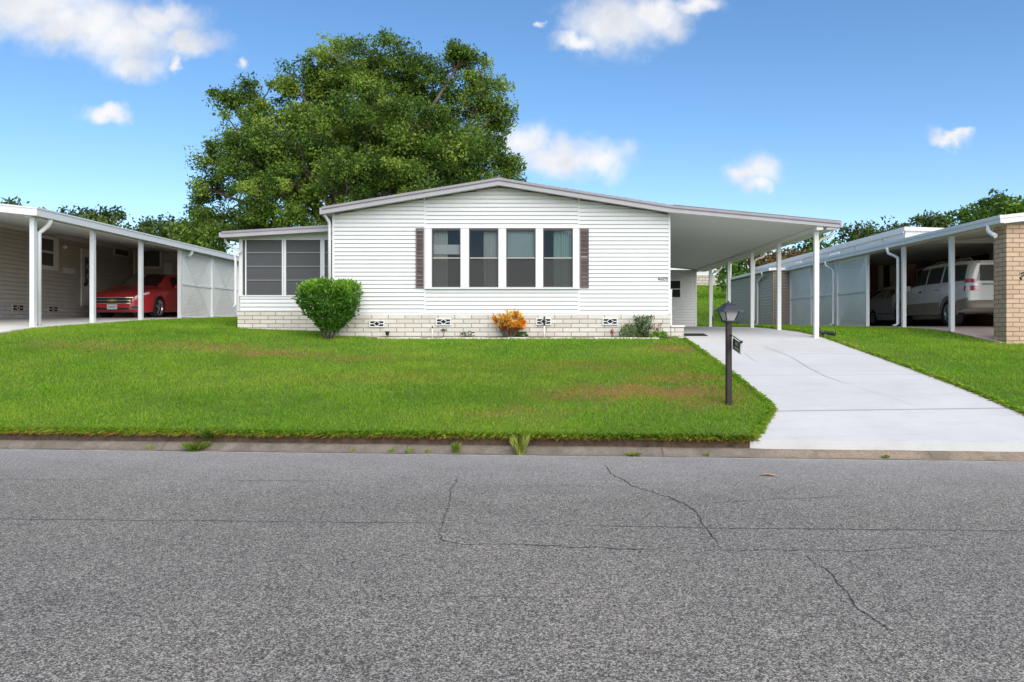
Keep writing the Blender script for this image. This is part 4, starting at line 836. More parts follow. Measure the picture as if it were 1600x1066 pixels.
# ------------------------------------------------------------------ vegetation
def leaf_mesh(name, P, size, mat, parent, tint, up=.4, aspect=.55, dirs=None):
    """one pointed leaf per point"""
    n = len(P); a = rng.normal(size=(n,3)); a[:,2] += up*.3
    if dirs is not None: a = a*.55+dirs
    a /= np.linalg.norm(a, axis=1)[:,None]; b = rng.normal(size=(n,3)); b -= (b*a).sum(1)[:,None]*a; b /= np.linalg.norm(b, axis=1)[:,None]+1e-9
    nn = np.cross(a, b); s = size[:,None]
    tip = P+a*s; base = P-a*s*.15; l = P+a*s*.4+b*s*aspect*.5+nn*s*.08; r = P+a*s*.4-b*s*aspect*.5+nn*s*.08
    V = np.stack([base, l, tip, r], 1).reshape(-1,3); Fc = np.arange(n*4).reshape(n,4)
    return npmesh(name, V, Fc, mat, parent, attrs={'tint': np.repeat(np.clip(tint,0,1), 4)})
def crown_points(lobes, ncl, nleaf, rc, shell=.55):
    P = []; T = []; C = []
    for (c, r) in lobes:
        vol = (r[0]*r[1]*r[2])**(1/3); k = max(4, int(ncl*vol**2))
        d = rng.normal(size=(k,3)); d /= np.linalg.norm(d, axis=1)[:,None]; rad = rng.uniform(shell, 1, k)**.7
        cc = np.array(c)+d*rad[:,None]*np.array(r); ct = rng.normal(0, .30, k)
        for j in range(k):
            m = int(nleaf*rng.uniform(.5, 1.4)); q = np.clip(rng.normal(size=(m,3)), -1.5, 1.5)*rng.uniform(.25, .68, 3)*rc*rng.uniform(.7, 1.4); q[:,2] *= .75; P.append(cc[j]+q); T.append(rng.normal(.45+ct[j], .17, m)); C.append(cc[j])
    return np.concatenate(P), np.concatenate(T), np.array(C)
def limb(mb, a, b, r0, r1, bend=.15):
    a, b = Vector(a), Vector(b); L = (b-a).length; mid = [a.lerp(b, t)+Vector((random.uniform(-1,1), random.uniform(-1,1), random.uniform(-.3,.8)))*L*bend*math.sin(t*math.pi)*.6 for t in (.25,.5,.75)]
    pts = [a]+mid+[b]; mb.tube(pts, [r0+(r1-r0)*t for t in (0,.25,.5,.75,1)], 7)
def make_tree(name, base, lobes, mat, label, cat, group=None, ncl=9, nleaf=110, rc=.6, ls=.16, trunk_r=.3, fork=.35, twigs=True, shell=.55):
    e = empty(name, base, label, cat, group)
    P, T, C = crown_points(lobes, ncl, nleaf, rc, shell)
    leaf_mesh('crown', P, ls*rng.uniform(.6, 1.4, len(P)), mat, e, T)
    cz = np.mean([c[2] for c, r in lobes]); cx = np.mean([c[0] for c, r in lobes]); cy = np.mean([c[1] for c, r in lobes]); fk = Vector((base[0]+(cx-base[0])*.3, base[1]+(cy-base[1])*.3, base[2]+(cz-base[2])*fork))
    mb = MB(); limb(mb, Vector(base)-Vector((0,0,.3)), fk, trunk_r, trunk_r*.8, .05)
    for c, r in lobes:
        limb(mb, fk, c, trunk_r*.42, trunk_r*.12)
        if twigs:
            near = C[np.linalg.norm((C-np.array(c))/np.array(r), axis=1) < 1.1]
            for q in near[:10]: limb(mb, c, q, trunk_r*.11, trunk_r*.03)
    mb.build('trunk', M['bark'], e); return e
def pxl(px, py, rx, rz, d, ry=None):                    # crown lobe read off the photo at depth d
    s = F/d; p = W(px, py, d); return ((p.x, d, p.z), (rx/s, (ry or (rx+rz)/2/s), rz/s))
OD = 40.
oak_lobes = [pxl(545,95,52,42,OD),pxl(600,88,46,38,OD+.5),pxl(505,118,38,36,OD+.5),pxl(478,165,46,44,OD+1),pxl(456,120,22,26,OD),pxl(645,125,34,40,OD+1.5),pxl(712,108,44,40,OD),pxl(755,130,32,40,OD+.5),pxl(745,185,44,52,OD+.5),pxl(782,170,18,26,OD),
             pxl(410,160,38,36,OD+.5),pxl(358,160,24,28,OD),pxl(372,205,46,38,OD-1),pxl(330,245,26,26,OD),pxl(438,215,56,46,OD-2),pxl(385,260,46,36,OD-1.5),pxl(560,180,66,52,OD-2),pxl(500,205,44,42,OD-3),pxl(650,195,58,48,OD-2.5),pxl(700,235,58,48,OD-2.5),pxl(745,250,48,44,OD-1.5),
             pxl(780,240,28,30,OD-.5),pxl(795,275,22,24,OD),pxl(335,300,32,32,OD),pxl(405,310,46,34,OD-2.5),pxl(465,290,44,36,OD-3),pxl(540,275,58,42,OD-3.5),pxl(610,265,52,40,OD-3),pxl(660,290,50,36,OD-3),pxl(720,300,46,32,OD-2.5),pxl(340,350,34,28,OD-.5),pxl(400,358,50,28,OD-1.5),pxl(465,345,50,28,OD-2.5),pxl(318,335,20,20,OD),
             pxl(770,300,34,26,OD),pxl(540,160,60,60,OD+3),pxl(660,230,80,60,OD+3.5),pxl(440,270,80,60,OD+3),pxl(590,215,60,50,OD+1),pxl(620,150,40,40,OD+2),pxl(690,170,40,40,OD+2),pxl(520,250,90,60,OD+2.5),pxl(640,260,90,60,OD+2.5)]
make_tree('oak_tree', (-8.4, OD, G(-8.4, OD)), oak_lobes, M['oakleaf'], 'huge spreading green oak rising behind the white mobile home', 'tree', None, 11.5, 260, .62, .135, .5, .3, True, .35)
def far_tree(px, py, rx, rz, d, mat, label, group, n=3, ls=.24, base_py=None, ncl=9, nleaf=70, rc=.6, name='tree', shell=.5):
    lob = []
    for k in range(n):
        f = (k+.5)/n-.5; lob.append(pxl(px+f*rx*1.3, py+abs(f)*rz*.9+random.uniform(-.12,.12)*rz, rx*.55, rz*random.uniform(.6,.85), d+random.uniform(-1,1)))
    lob.append(pxl(px, py+rz*.7, rx*.8, rz*.7, d)); p = W(px, 500, d); zb = G(p.x, d)
    return make_tree(name, (p.x, d, zb), lob, mat, label, 'tree', group, ncl, nleaf, rc, ls, .25, .4, False, shell)
GL = 'trees beyond the left neighbour'; GR = 'trees beyond the right neighbour'
far_tree(5,330,36,26,52,M['farleaf'],'treetop at the far left edge above the taupe home roof',GL,ncl=9)
far_tree(80,338,40,22,54,M['farleaf'],'round dark treetop left of the middle one over the left carport roof',GL,ncl=9)
far_tree(150,342,50,26,52,M['farleaf'],'wide treetop over the middle of the left carport roof',GL,4,ncl=9)
far_tree(222,358,24,26,58,M['farleaf'],'small pointed treetop alone in the gap left of the oak',GL,2,ncl=16)
far_tree(264,364,42,34,56,M['farleaf'],'low bushy treetop between the pointed one and the oak',GL,3,ncl=16)
far_tree(314,362,44,42,50,M['oakleaf'],'tall shaggy tree directly at the left foot of the oak',GL,3,ncl=16)
far_tree(1152,410,34,30,46,M['brightleaf'],'green tree seen under the carport beam beside the hill house',GR,3,ncl=9)
far_tree(1210,400,40,32,46,M['rustleaf'],'rust brown tree showing between the carport posts',GR,3,ncl=9)
far_tree(1265,382,42,30,48,M['brightleaf'],'green tree behind the front carport post and beam end',GR,3,ncl=9)
far_tree(1338,368,34,24,55,M['farleaf'],'dark treetop just right of the carport roof corner',GR,3,ncl=9)
far_tree(1385,360,34,22,56,M['farleaf'],'dark ragged treetop above the raised white roof edge',GR,3,ncl=9)
far_tree(1462,350,42,20,54,M['farleaf'],'thin dark treetop left of the big bright tree',GR,3,ncl=9)
far_tree(1560,325,66,30,46,M['brightleaf'],'big bright green tree above the tan brick pillar',GR,4,ncl=9,nleaf=100)
# trees across the road behind the camera (seen only as reflections) are left out

def bush():
    b = (-4.30, 16.15); z0 = G(*b); e = empty('shrub', (b[0], b[1], z0), 'vase shaped green shrub clipped flat beside the sunroom corner', 'shrub')
    n = 7000; h = rng.uniform(0, 1, n)**.72; th = rng.uniform(0, 2*np.pi, n)
    rad = np.interp(h, [0,.12,.25,.4,.55,.75,.9,.97,1], [.13,.23,.35,.47,.56,.60,.57,.49,.37]); rr = rad*np.sqrt(rng.uniform(.45, 1, n))*(1+.14*np.sin(th*5+h*7)+.07*np.sin(th*11-h*13)+rng.normal(0,.07,n))
    x = b[0]+.02+rr*np.cos(th)+(.03*np.sin(h*5)); y = b[1]+rr*np.sin(th)*.9; z = z0+.15+h*1.05+.05*np.sin(th*3)*h
    dirs = np.stack([np.cos(th)*.6, np.sin(th)*.6, np.full(n, .55)], 1); P = np.stack([x,y,z], 1)
    tint = rng.normal(.28, .16, n)+.42*ss(.62, 1.0, h)
    leaf_mesh('foliage', P, rng.uniform(.06, .11, n), M['bushleaf'], e, tint, dirs=dirs, aspect=.42)
    mb = MB()
    for k in range(9):
        a = k*.7; limb(mb, (b[0]+.05*math.cos(a), b[1]+.05*math.sin(a), z0-.05), (b[0]+.36*math.cos(a), b[1]+.32*math.sin(a), z0+.65), .022, .010, .1)
    mb.build('stem', M['bark'], e)
bush()
def croton():
    b = (hx(795)*.98, 16.4); z0 = G(*b); e = empty('croton', (b[0],b[1],z0), 'orange and yellow leaved croton shrub in front of the stone skirting', 'shrub')
    Ps = []; Ds = []; Ts = []; Ss = []; mb = MB()
    for k in range(46):
        a = rng.uniform(0, 2*np.pi); r = .29*math.sqrt(rng.uniform(0,1)); hh = (.18+.46*math.sqrt(max(0,1-(r/.40)**2)))*rng.uniform(.55, 1.0); t = np.array([b[0]+r*math.cos(a)*1.12, b[1]+r*math.sin(a)*.6, z0+hh]); hue = rng.uniform(.25, 1.0)**.8
        limb(mb, (b[0]+r*.3*math.cos(a), b[1]+r*.3*math.sin(a), z0-.03), t, .008, .005, .08)
        for q in range(26):
            f = rng.uniform(.35, 1); th = rng.uniform(0, 2*np.pi); Ps.append(np.array([b[0],b[1],z0])*(1-f)+t*f if f < .6 else t-np.array([0,0,(1-f)*.3])); Ds.append([math.cos(th)*.75+.4*math.cos(a)*r/.3, math.sin(th)*.75, .75]); Ts.append(hue+rng.normal(0,.12) if hh*f > .20 else rng.uniform(.0,.35)); Ss.append(rng.uniform(.07,.13))
    leaf_mesh('foliage', np.array(Ps), np.array(Ss), M['croton'], e, np.array(Ts), dirs=np.array(Ds), aspect=.36); mb.build('stem', M['bark'], e)
croton()
def small_shrub(name, x, y, r, h, n, mat, label, cat='plant', ls=.05, group=None, tintm=.5, conical=False):
    z0 = G(x,y); e = empty(name, (x,y,z0), label, cat, group); th = rng.uniform(0, 2*np.pi, n); hh = rng.uniform(0.05, 1, n)
    rr = r*np.sqrt(rng.uniform(.1,1,n))*(np.sqrt(np.clip(1-hh**2,0,1))*.8+.25) if not conical else r*np.sqrt(rng.uniform(.1,1,n))*(.5+.5*hh)
    P = np.stack([x+rr*np.cos(th), y+rr*np.sin(th)*.7, z0+hh*h], 1); d = np.stack([np.cos(th)*.5, np.sin(th)*.5, np.full(n,.6)], 1)
    leaf_mesh('foliage', P, ls*rng.uniform(.6,1.4,n), mat, e, rng.normal(tintm,.22,n), dirs=d, aspect=.45); mb = MB()
    for k in range(5):
        a = k*1.3; limb(mb, (x,y,z0-.03), (x+r*.5*math.cos(a), y+r*.4*math.sin(a), z0+h*.7), .007, .003, .1)
    mb.build('stem', M['bark'], e); return e
small_shrub('variegated_shrub', hx(983)*.985, 16.42, .22, .28, 700, M['shrubleaf'], 'low round pale flecked shrub right of the red flower', 'shrub', .045, tintm=.65)
small_shrub('feathery_shrub', hx(1006)*.985, 16.45, .22, .46, 620, M['shrubleaf'], 'taller loose green shrub at the right end of the flower bed', 'shrub', .055, tintm=.3, conical=True)
small_shrub('bedding_plant', hx(1030)*.985, 16.40, .20, .13, 350, M['bushleaf'], 'low bright green plant at the bed end beside the brick step', 'plant', .05, tintm=.6)
small_shrub('twiggy_plant', hx(1027)*.985, 16.56, .12, .30, 70, M['rustleaf'], 'thin brownish plant against the skirting left of the brick step', 'plant', .05, tintm=.5, conical=True)
small_shrub('border_plant', hx(815)*.985, 16.42, .14, .12, 160, M['shrubleaf'], 'low dark plant at the right foot of the orange croton', 'plant', .05, tintm=.1)
small_shrub('ivy_sprig', hx(730)*.985, 16.5, .16, .13, 70, M['shrubleaf'], 'sparse sprig on the bed left of the orange croton', 'plant', .05, tintm=.3)
def flower():
    x, y = hx(956)*.985, 16.42; z0 = G(x,y); e = empty('flower', (x,y,z0), 'small red flower in the bed below the rightmost foundation vent', 'flower'); n = 60
    P = np.stack([x+rng.normal(0,.025,n), y+rng.normal(0,.022,n), z0+.13+rng.normal(0,.02,n)], 1); leaf_mesh('bloom', P, np.full(n,.035), M['redflower'], e, rng.uniform(0,1,n)); mb = MB()
    for k in range(4): mb.tube([(x+.01*k,y,z0-.02),(x+.015*k-.02,y,z0+.13)], .005, 5)
    mb.build('stem', M['weed'], e)
flower()

def grass_tuft(px, py, r, h, n, label, tint=.5):
    lawn = py < 695; y = 9.2
    for _ in range(5): x = (px-CX)/F*y; y = float(kerb_back(x))+(.03 if lawn else -.15)
    z0 = .13 if lawn else .01
    Ps = []; Fs = []; T = []
    for k in range(n):
        a = rng.uniform(0, 2*np.pi); q = r*.35*math.sqrt(rng.uniform(0,1)); l = h*rng.uniform(.5,1.1); sp = rng.uniform(.1,.8)*r; bx, by = x+q*math.cos(a), y+q*math.sin(a); w = .006; c, s = math.cos(a+1.57)*w, math.sin(a+1.57)*w
        m = (bx+sp*.4*math.cos(a), by+sp*.4*math.sin(a)); t = (bx+sp*math.cos(a), by+sp*math.sin(a)); i = len(Ps)
        Ps += [(bx-c,by-s,z0-.01),(bx+c,by+s,z0-.01),(m[0]+c*.8,m[1]+s*.8,z0+l*.65),(t[0],t[1],z0+l),(m[0]-c*.8,m[1]-s*.8,z0+l*.65)]; Fs.append([i,i+1,i+2,i+3,i+4]); T += [min(1,max(0,rng.normal(tint,.2)))]*5
    o = npmesh('grass_tuft', np.array(Ps), np.array(Fs), M['weed'], attrs={'tint': np.array(T)}); return tag(o, label, 'weed', 'weeds growing along the kerb')
grass_tuft(812,706,.15,.23,100,'tall yellow green tuft springing from the kerb in front of the orange croton',.65)
grass_tuft(306,699,.19,.10,220,'bright green weed clump spilling over the kerb at left',.35)
grass_tuft(330,690,.22,.13,180,'dark shaggy weed clump rising from the lawn edge behind the kerb at left',.1)
grass_tuft(713,704,.08,.14,60,'upright leafy weed in the kerb left of the tall yellow tuft',.35)
grass_tuft(669,704,.05,.06,18,'tiny weed just left of the upright leafy kerb weed',.6)
grass_tuft(640,703,.06,.06,22,'small pale weed below the vent left of the croton, second of its row',.6)
grass_tuft(612,703,.05,.06,18,'small pale weed on the kerb, leftmost of its row of three',.65)
grass_tuft(551,701,.04,.05,12,'single sparse weed on the kerb below the green shrub',.7)
grass_tuft(235,698,.05,.06,16,'sparse yellow weed left of the bright green kerb clump',.8)
grass_tuft(990,710,.12,.04,60,'flat yellow green weed at the road edge right of the tall tuft',.6)
grass_tuft(1105,704,.06,.04,20,'little weed on the kerb near the lawn corner by the driveway',.5)
grass_tuft(1383,699,.06,.04,20,'tiny dark weed where the driveway meets the kerb',.1)

def dead_leaf():
    x, y = rp(1203, 744); mb = MB(); n = 9; V = []
    for k in range(n):
        t = k/(n-1); w = .022*math.sin(math.pi*min(.98,max(.02,t)))+.003; V += [(x-.10+.2*t, y-w, .010+.012*math.sin(t*5)),(x-.10+.2*t, y, .004+.008*math.sin(t*5)),(x-.10+.2*t, y+w, .012+.014*math.sin(t*4))]
    mb.add(V, [f for k in range(n-1) for f in ((3*k,3*k+3,3*k+4,3*k+1),(3*k+1,3*k+4,3*k+5,3*k+2))], 0, True); tag(mb.build('dead_leaf', M['deadleaf'], fixn=False), 'long brown dead leaf lying on the asphalt', 'leaf')
dead_leaf()

# ------------------------------------------------------------------ yard objects
def lamp():
    d = 10.42; x = (1138.5-CX)/F*d; zg = G(x,d); s = F/d; Z = lambda py: CAMZ+(CY-py)/s
    e = empty('lamp_post', (x,d,zg), 'dark brown garden lamp post with a lantern at the driveway corner', 'lamp post')
    p = MB(); h = .038; c = .011; p.prism([(x-h+c,d-h),(x+h-c,d-h),(x+h,d-h+c),(x+h,d+h-c),(x+h-c,d+h),(x-h+c,d+h),(x-h,d+h-c),(x-h,d-h+c)], zg-.15, Z(504), 'z'); p.build('post', M['brownpost'], e)
    rot = R(14); n = 4
    def ring(r, z, ph=0): return [Vector((x+r*1.414*math.cos(rot+R(45)+k*math.pi/2+ph), d+r*1.414*math.sin(rot+R(45)+k*math.pi/2+ph), z)) for k in range(4)]
    def frust(mb, r0, z0, r1, z1):
        a, b = ring(r0,z0), ring(r1,z1); mb.add(a+b, [(3,2,1,0),(4,5,6,7)]+[(k,(k+1)%4,4+(k+1)%4,4+k) for k in range(4)])
    hd = MB(); frust(hd, .062, Z(504), .066, Z(502)); frust(hd, .075, Z(502)+.0005, .072, Z(500.8)); hd.build('lantern_base', M['lampmetal'], e)
    gl = MB(); frust(gl, .058, Z(500.8), .098, Z(486.5)); gl.build('lantern_glass', M['lampglass'], e)
    br = MB(); a, b = ring(.062,Z(500.8)), ring(.104,Z(486.2))
    for k in range(4): br.tube([a[k],b[k]], .009, 6)
    for k in range(4): br.tube([b[k],b[(k+1)%4]], .009, 6)
    br.build('lantern_bar', M['lampmetal'], e)
    rf = MB(); frust(rf, .150, Z(487), .146, Z(485.8)); frust(rf, .146, Z(485.8)+.0004, .062, Z(476.5)); frust(rf, .070, Z(476.5)+.0004, .030, Z(473)); rf.lathe([(.012,Z(473)),(.016,Z(472)),(.010,Z(470.8)),(.0,Z(470.3))], (x,d,0), 'z', 8); rf.build('lantern_roof', M['lampmetal'], e)
    # hanging sign
    sx = x+.045; y0, y1 = d-.07, d-.46; zt = Z(528.5); sgn = empty('hanging_sign', (sx,y0,zt), 'small dark green number plate hanging from the lamp post arm', 'sign')
    p = MB(); p.box(sx-.006, sx+.006, y1, y0, zt-.145, zt); p.build('sign_board', M['signgreen'], sgn)
    b = MB()
    for bx in ((y1,y1+.010,zt-.145,zt),(y0-.010,y0,zt-.145,zt),(y1+.010,y0-.010,zt-.145,zt-.137)): b.box(sx-.0085, sx+.0085, *bx)
    b.build('sign_rim', M['pvc'], sgn)
    a = MB(); a.tube([(sx-.04,d-.03,zt+.035),(sx,y0+.0,zt+.028),(sx,y1-.01,zt+.022)], .007, 6); a.lathe([(0,-.02),(.016,-.012),(.02,0),(.016,.012),(0,.02)], (sx,y1-.02,zt+.022), 'y', 8)
    for yy in (y0-.05, y1+.05): a.tube([(sx,yy,zt+.026),(sx,yy,zt-.004)], .003, 5)
    a.build('sign_arm', M['black'], sgn)
    sgn.rotation_euler = (R(9), 0, 0)
    text_mesh('4605', .075, M['signtext'], 'sign_number', Vector((sx-.0065,(y0+y1)/2,zt-.045)), FACE_L, sgn, .001)
    m = MB(); yy = y0-.06
    for k in range(9):
        w = random.uniform(.014,.028); hgt = random.uniform(.018,.03); m.box(sx-.0075, sx-.0062, yy-w, yy, zt-.115, zt-.115+hgt); yy -= w+.008
    m.build('sign_lettering', M['signtext'], sgn)
lamp()

def path_light(px, label, h=.20, first=[None], dy=0, lean=0):
    x, y = hx(px)*.985, 16.42+dy; z0 = G(x,y)
    if first[0] is None:
        e = empty('path_light', (x,y,z0), label, 'garden light', 'solar lights along the flower bed')
        s = MB(); s.tube([(x,y,z0-.08),(x,y,z0+h*.55)], .008, 6); s.build('stake', M['black'], e)
        l = MB(); l.lathe([(.012,z0+h*.5),(.038,z0+h*.78),(.042,z0+h*.80)], (x,y,0), 'z', 12); l.build('lens', M['lampglass'], e)
        c = MB(); c.lathe([(.078,z0+h*.80),(.072,z0+h*.84),(.03,z0+h*.98),(.008,z0+h),(.0,z0+h*1.06)], (x,y,0), 'z', 12); c.lathe([(0,z0+h*.795),(.078,z0+h*.80)], (x,y,0), 'z', 12); c.build('cap', M['lampmetal'], e); first[0] = e
    else:
        e = first[0].copy(); COL.objects.link(e); e.location = (x,y,z0); e.rotation_euler = (0,R(lean),0); e['label'] = label
        for ch in first[0].children:
            c = ch.copy(); COL.objects.link(c); c.parent = e
    return e
path_light(693,'dark garden light standing under the vent left of the croton')
path_light(761,'dark garden light just left of the orange croton', dy=-.05, lean=3)
path_light(934,'dark garden light left of the red flower below the right vent', lean=-2)
path_light(1036,'dark garden light low among plants beside the brick step', dy=-.08, lean=5)
def bed_light():
    x, y = hx(604)*.985, 16.5; z0 = G(x,y); e = empty('spot_light', (x,y,z0), 'small grey cup shaped spotlight tilted up near the leftmost vent', 'garden light')
    m = MB(); m.tube([(x,y,z0-.05),(x,y,z0+.05)], .008, 6); m.build('stake', M['black'], e); m = MB(); m.lathe([(.0,.05),(.028,.052),(.05,.13),(.053,.14),(.045,.135),(.0,.09)], (x,y,z0), 'z', 14); m.build('cup', M['lampmetal'], e)
bed_light()
def stakes():
    x, y = hx(675)*.985, 16.48; z0 = G(x,y); e = empty('pipe_stake', (x,y,z0), 'short white pipe with dark tip standing left of the second vent', 'pipe')
    m = MB(); m.tube([(x,y,z0-.05),(x,y,z0+.20)], .014, 8); m.build('pipe', M['pvc'], e); m = MB(); m.tube([(x,y,z0+.20),(x,y,z0+.245),(x,y,z0+.25)], .012, 8); m.build('tip', M['brownpost'], e)
    x = hx(850.5)*.985; z0 = G(x,y); e = empty('pipe_stake', (x,y,z0), 'tall white pipe with long black top in front of the third vent', 'pipe')
    m = MB(); m.tube([(x,y,z0-.05),(x,y,z0+.26)], .015, 8); m.build('pipe', M['pvc'], e); m = MB(); m.tube([(x,y,z0+.2605),(x-.004,y,z0+.36),(x+.004,y,z0+.46)], .020, 8); m.build('black_top', M['black'], e)
stakes()
def edging():
    mb = MB(); x = -3.3
    while x < 2.6:
        l = .46; z = G(x+l/2,16.3); mb.box(x, x+l-.008, 16.27+random.uniform(-.008,.008), 16.33, z-.06, z+.032+random.uniform(-.006,.006)); x += l
    tag(mb.build('garden_edging', M['pvc']), 'low pale concrete edging along the front of the flower bed', 'edging')
    b = MB(); n = 24
    for k in range(n):
        xa, xb = -3.3+6.28*k/n, -3.3+6.28*(k+1)/n; b.quad((xa,16.33,G(xa,16.3)+.008),(xb,16.33,G(xb,16.3)+.008),(xb,16.68,G(xb,16.6)+.012),(xa,16.68,G(xa,16.6)+.012))
    tag(b.build('flower_bed', M['soil'], fixn=False), kind='structure')
edging()
def mat_():
    a, b = 3.34, 3.86; mb = MB(); y0, y1 = 16.98, 17.42; V = []
    for z in (.0, .018):
        for x, y in ((a,y0),(b,y0),(b,y1),(a,y1)): V.append((x,y,G(x,y)-.018+z))
    mb.add(V, [(3,2,1,0),(4,5,6,7),(0,1,5,4),(1,2,6,5),(2,3,7,6),(3,0,4,7)])
    for k in range(9):
        yy = y0+.03+k*.045; mb.box(a+.03, b-.03, yy, yy+.02, G(3.6,yy)-.001, G(3.6,yy)+.004)
    tag(mb.build('doormat', M['mat']), 'black doormat on the driveway beside the brick step', 'doormat')
mat_()
def drains():
    for off, lab in ((442,'black flexible drain pipe lying on grass at the front carport post'),(277,'black drain pipe end standing at the rearmost carport post')):
        y = F*6.14/off+.12; z = G(6.3,y); mb = MB(); pts = [(6.225,y,z+.20),(6.24,y,z+.12),(6.32,y-.05,z+.07),(6.55,y-.25,z+.05)] if off == 442 else [(6.225,y,z+.34),(6.225,y,z+.2),(6.23,y,z+.02)]
        P = []; rs = []
        for i in range(len(pts)-1):
            for q in range(8): P.append(Vector(pts[i]).lerp(Vector(pts[i+1]), q/8)); rs.append(.047 if q % 2 else .040)
        mb.tube(P, rs, 10); tag(mb.build('drain_pipe', M['black']), lab, 'drain pipe', 'drain pipes at the carport posts')
drains()

# ------------------------------------------------------------------ vehicles (built nose along +x, then placed)
def cat_rom(P, k):
    P = np.array(P); Q = np.vstack([2*P[0]-P[1], P, 2*P[-1]-P[-2]]); out = []
    for i in range(len(P)-1):
        p0, p1, p2, p3 = Q[i:i+4]
        for t in np.arange(k)/k: out.append(.5*((2*p1)+(-p0+p2)*t+(2*p0-5*p1+4*p2-p3)*t*t+(-p0+3*p1-3*p2+p3)*t**3))
    out.append(P[-1]); return np.array(out)
def smooth_fn(pts):
    q = cat_rom(pts, 12); return lambda x: float(np.interp(x, q[:,0], q[:,1]))
class Car:
    def __init__(s, L, fn): s.L = L; s.fn = fn           # fn: dict of w, zb, belt, top, wt
    def sec(s, x):
        w, zb, be, tp, wt = [s.fn[k](x) for k in ('w','zb','belt','top','wt')]; tp = max(tp, be+.015)
        return [(0,zb),(w*.86,zb),(w*.985,zb+.10),(w,zb+.5*(be-zb)),(w*.975,be),(wt+(.03 if tp-be>.25 else 0),tp-.07*min(1,(tp-be)*4)),(wt*.80,tp),(0,tp+.02)]
    def S(s, x, v, side=1):                               # v in 0..7 along the section
        P = s.sec(x); i = min(6, int(v)); f = v-i; a, b = P[i], P[i+1]; q0 = P[i-1] if i else a; q3 = P[i+2] if i < 6 else b
        def cr(k): return .5*((2*a[k])+(-q0[k]+b[k])*f+(2*q0[k]-5*a[k]+4*b[k]-q3[k])*f*f+(-q0[k]+3*a[k]-3*b[k]+q3[k])*f**3)
        return Vector((x, side*max(0,cr(0)), cr(1)))
    def body(s, xs, name, mat, parent, arches, arch_r, arch_z):
        V = []; ks = 5; m = 7*ks+1; rows = len(xs)
        vs = [i/ks for i in range(m)]
        loop = [(v,1) for v in vs]+[(v,-1) for v in vs[-2:0:-1]]
        for x in xs:
            for v, sd in loop: V.append(s.S(x, v, sd))
        n = len(loop); mb = MB(); Fc = [(r*n+c, r*n+(c+1)%n, (r+1)*n+(c+1)%n, (r+1)*n+c) for r in range(rows-1) for c in range(n)]
        mb.add(V, Fc, 0, True); mb.add(V[:n], [tuple(range(n))]); mb.add(V[-n:], [tuple(range(n))])
        o = mb.build(name, mat, None); bm = bmesh.new(); bm.from_mesh(o.data); bmesh.ops.remove_doubles(bm, verts=bm.verts, dist=.0005); bmesh.ops.recalc_face_normals(bm, faces=bm.faces); bm.to_mesh(o.data); bm.free()
        cuts = []
        for ax in arches:
            for sd in (-1, 1):
                c = MB(); c.lathe([(0,.42),(arch_r,.42),(arch_r,1.4),(0,1.4)] if sd > 0 else [(0,-1.4),(arch_r,-1.4),(arch_r,-.42),(0,-.42)], (ax,0,arch_z), 'y', 28, 0, False); co = c.build('cut', M['black']); bm = bmesh.new(); bm.from_mesh(co.data); bmesh.ops.remove_doubles(bm, verts=bm.verts, dist=.0001); bmesh.ops.recalc_face_normals(bm, faces=bm.faces); bm.to_mesh(co.data); bm.free()
                md = o.modifiers.new('b', 'BOOLEAN'); md.operation = 'DIFFERENCE'; md.object = co; md.solver = 'EXACT'; cuts.append(co)
        dg = bpy.context.evaluated_depsgraph_get(); me = bpy.data.meshes.new_from_object(o.evaluated_get(dg)); o.modifiers.clear(); o.data = me
        for c in cuts: bpy.data.objects.remove(c)
        me.name = name; o.parent = parent; return o
    def patch(s, name, mat, parent, corners, off=.006, nu=8, nv=4, side=1, thick=False):
        """corners: four (x,v) in order; a patch laid on the shell"""
        mb = MB(); V = []; (a, b, c, d) = [Vector(q) for q in corners]
        for i in range(nu+1):
            for j in range(nv+1):
                q = a.lerp(b, i/nu).lerp(d.lerp(c, i/nu), j/nv); e = .01; p = s.S(q.x, q.y, side); n = (s.S(q.x+e, q.y, side)-p).cross(s.S(q.x, q.y+e, side)-p); n = n.normalized() if n.length > 1e-9 else Vector((0,side,0))
                if n.y*side < -1e-3 or (abs(n.y) < .3 and n.z < -.2): n = -n
                if abs(n.y) < .15 and n.z < 0: n = -n
                V.append(p+n*off)
        k = nv+1; mb.add(V, [(i*k+j, (i+1)*k+j, (i+1)*k+j+1, i*k+j+1) for i in range(nu) for j in range(nv)], 0, True); o = mb.build(name, mat, None, fixn=False); o.parent = parent; return o
def pbuild(mb, name, mat, parent): o = mb.build(name, mat, None); o.parent = parent; return o
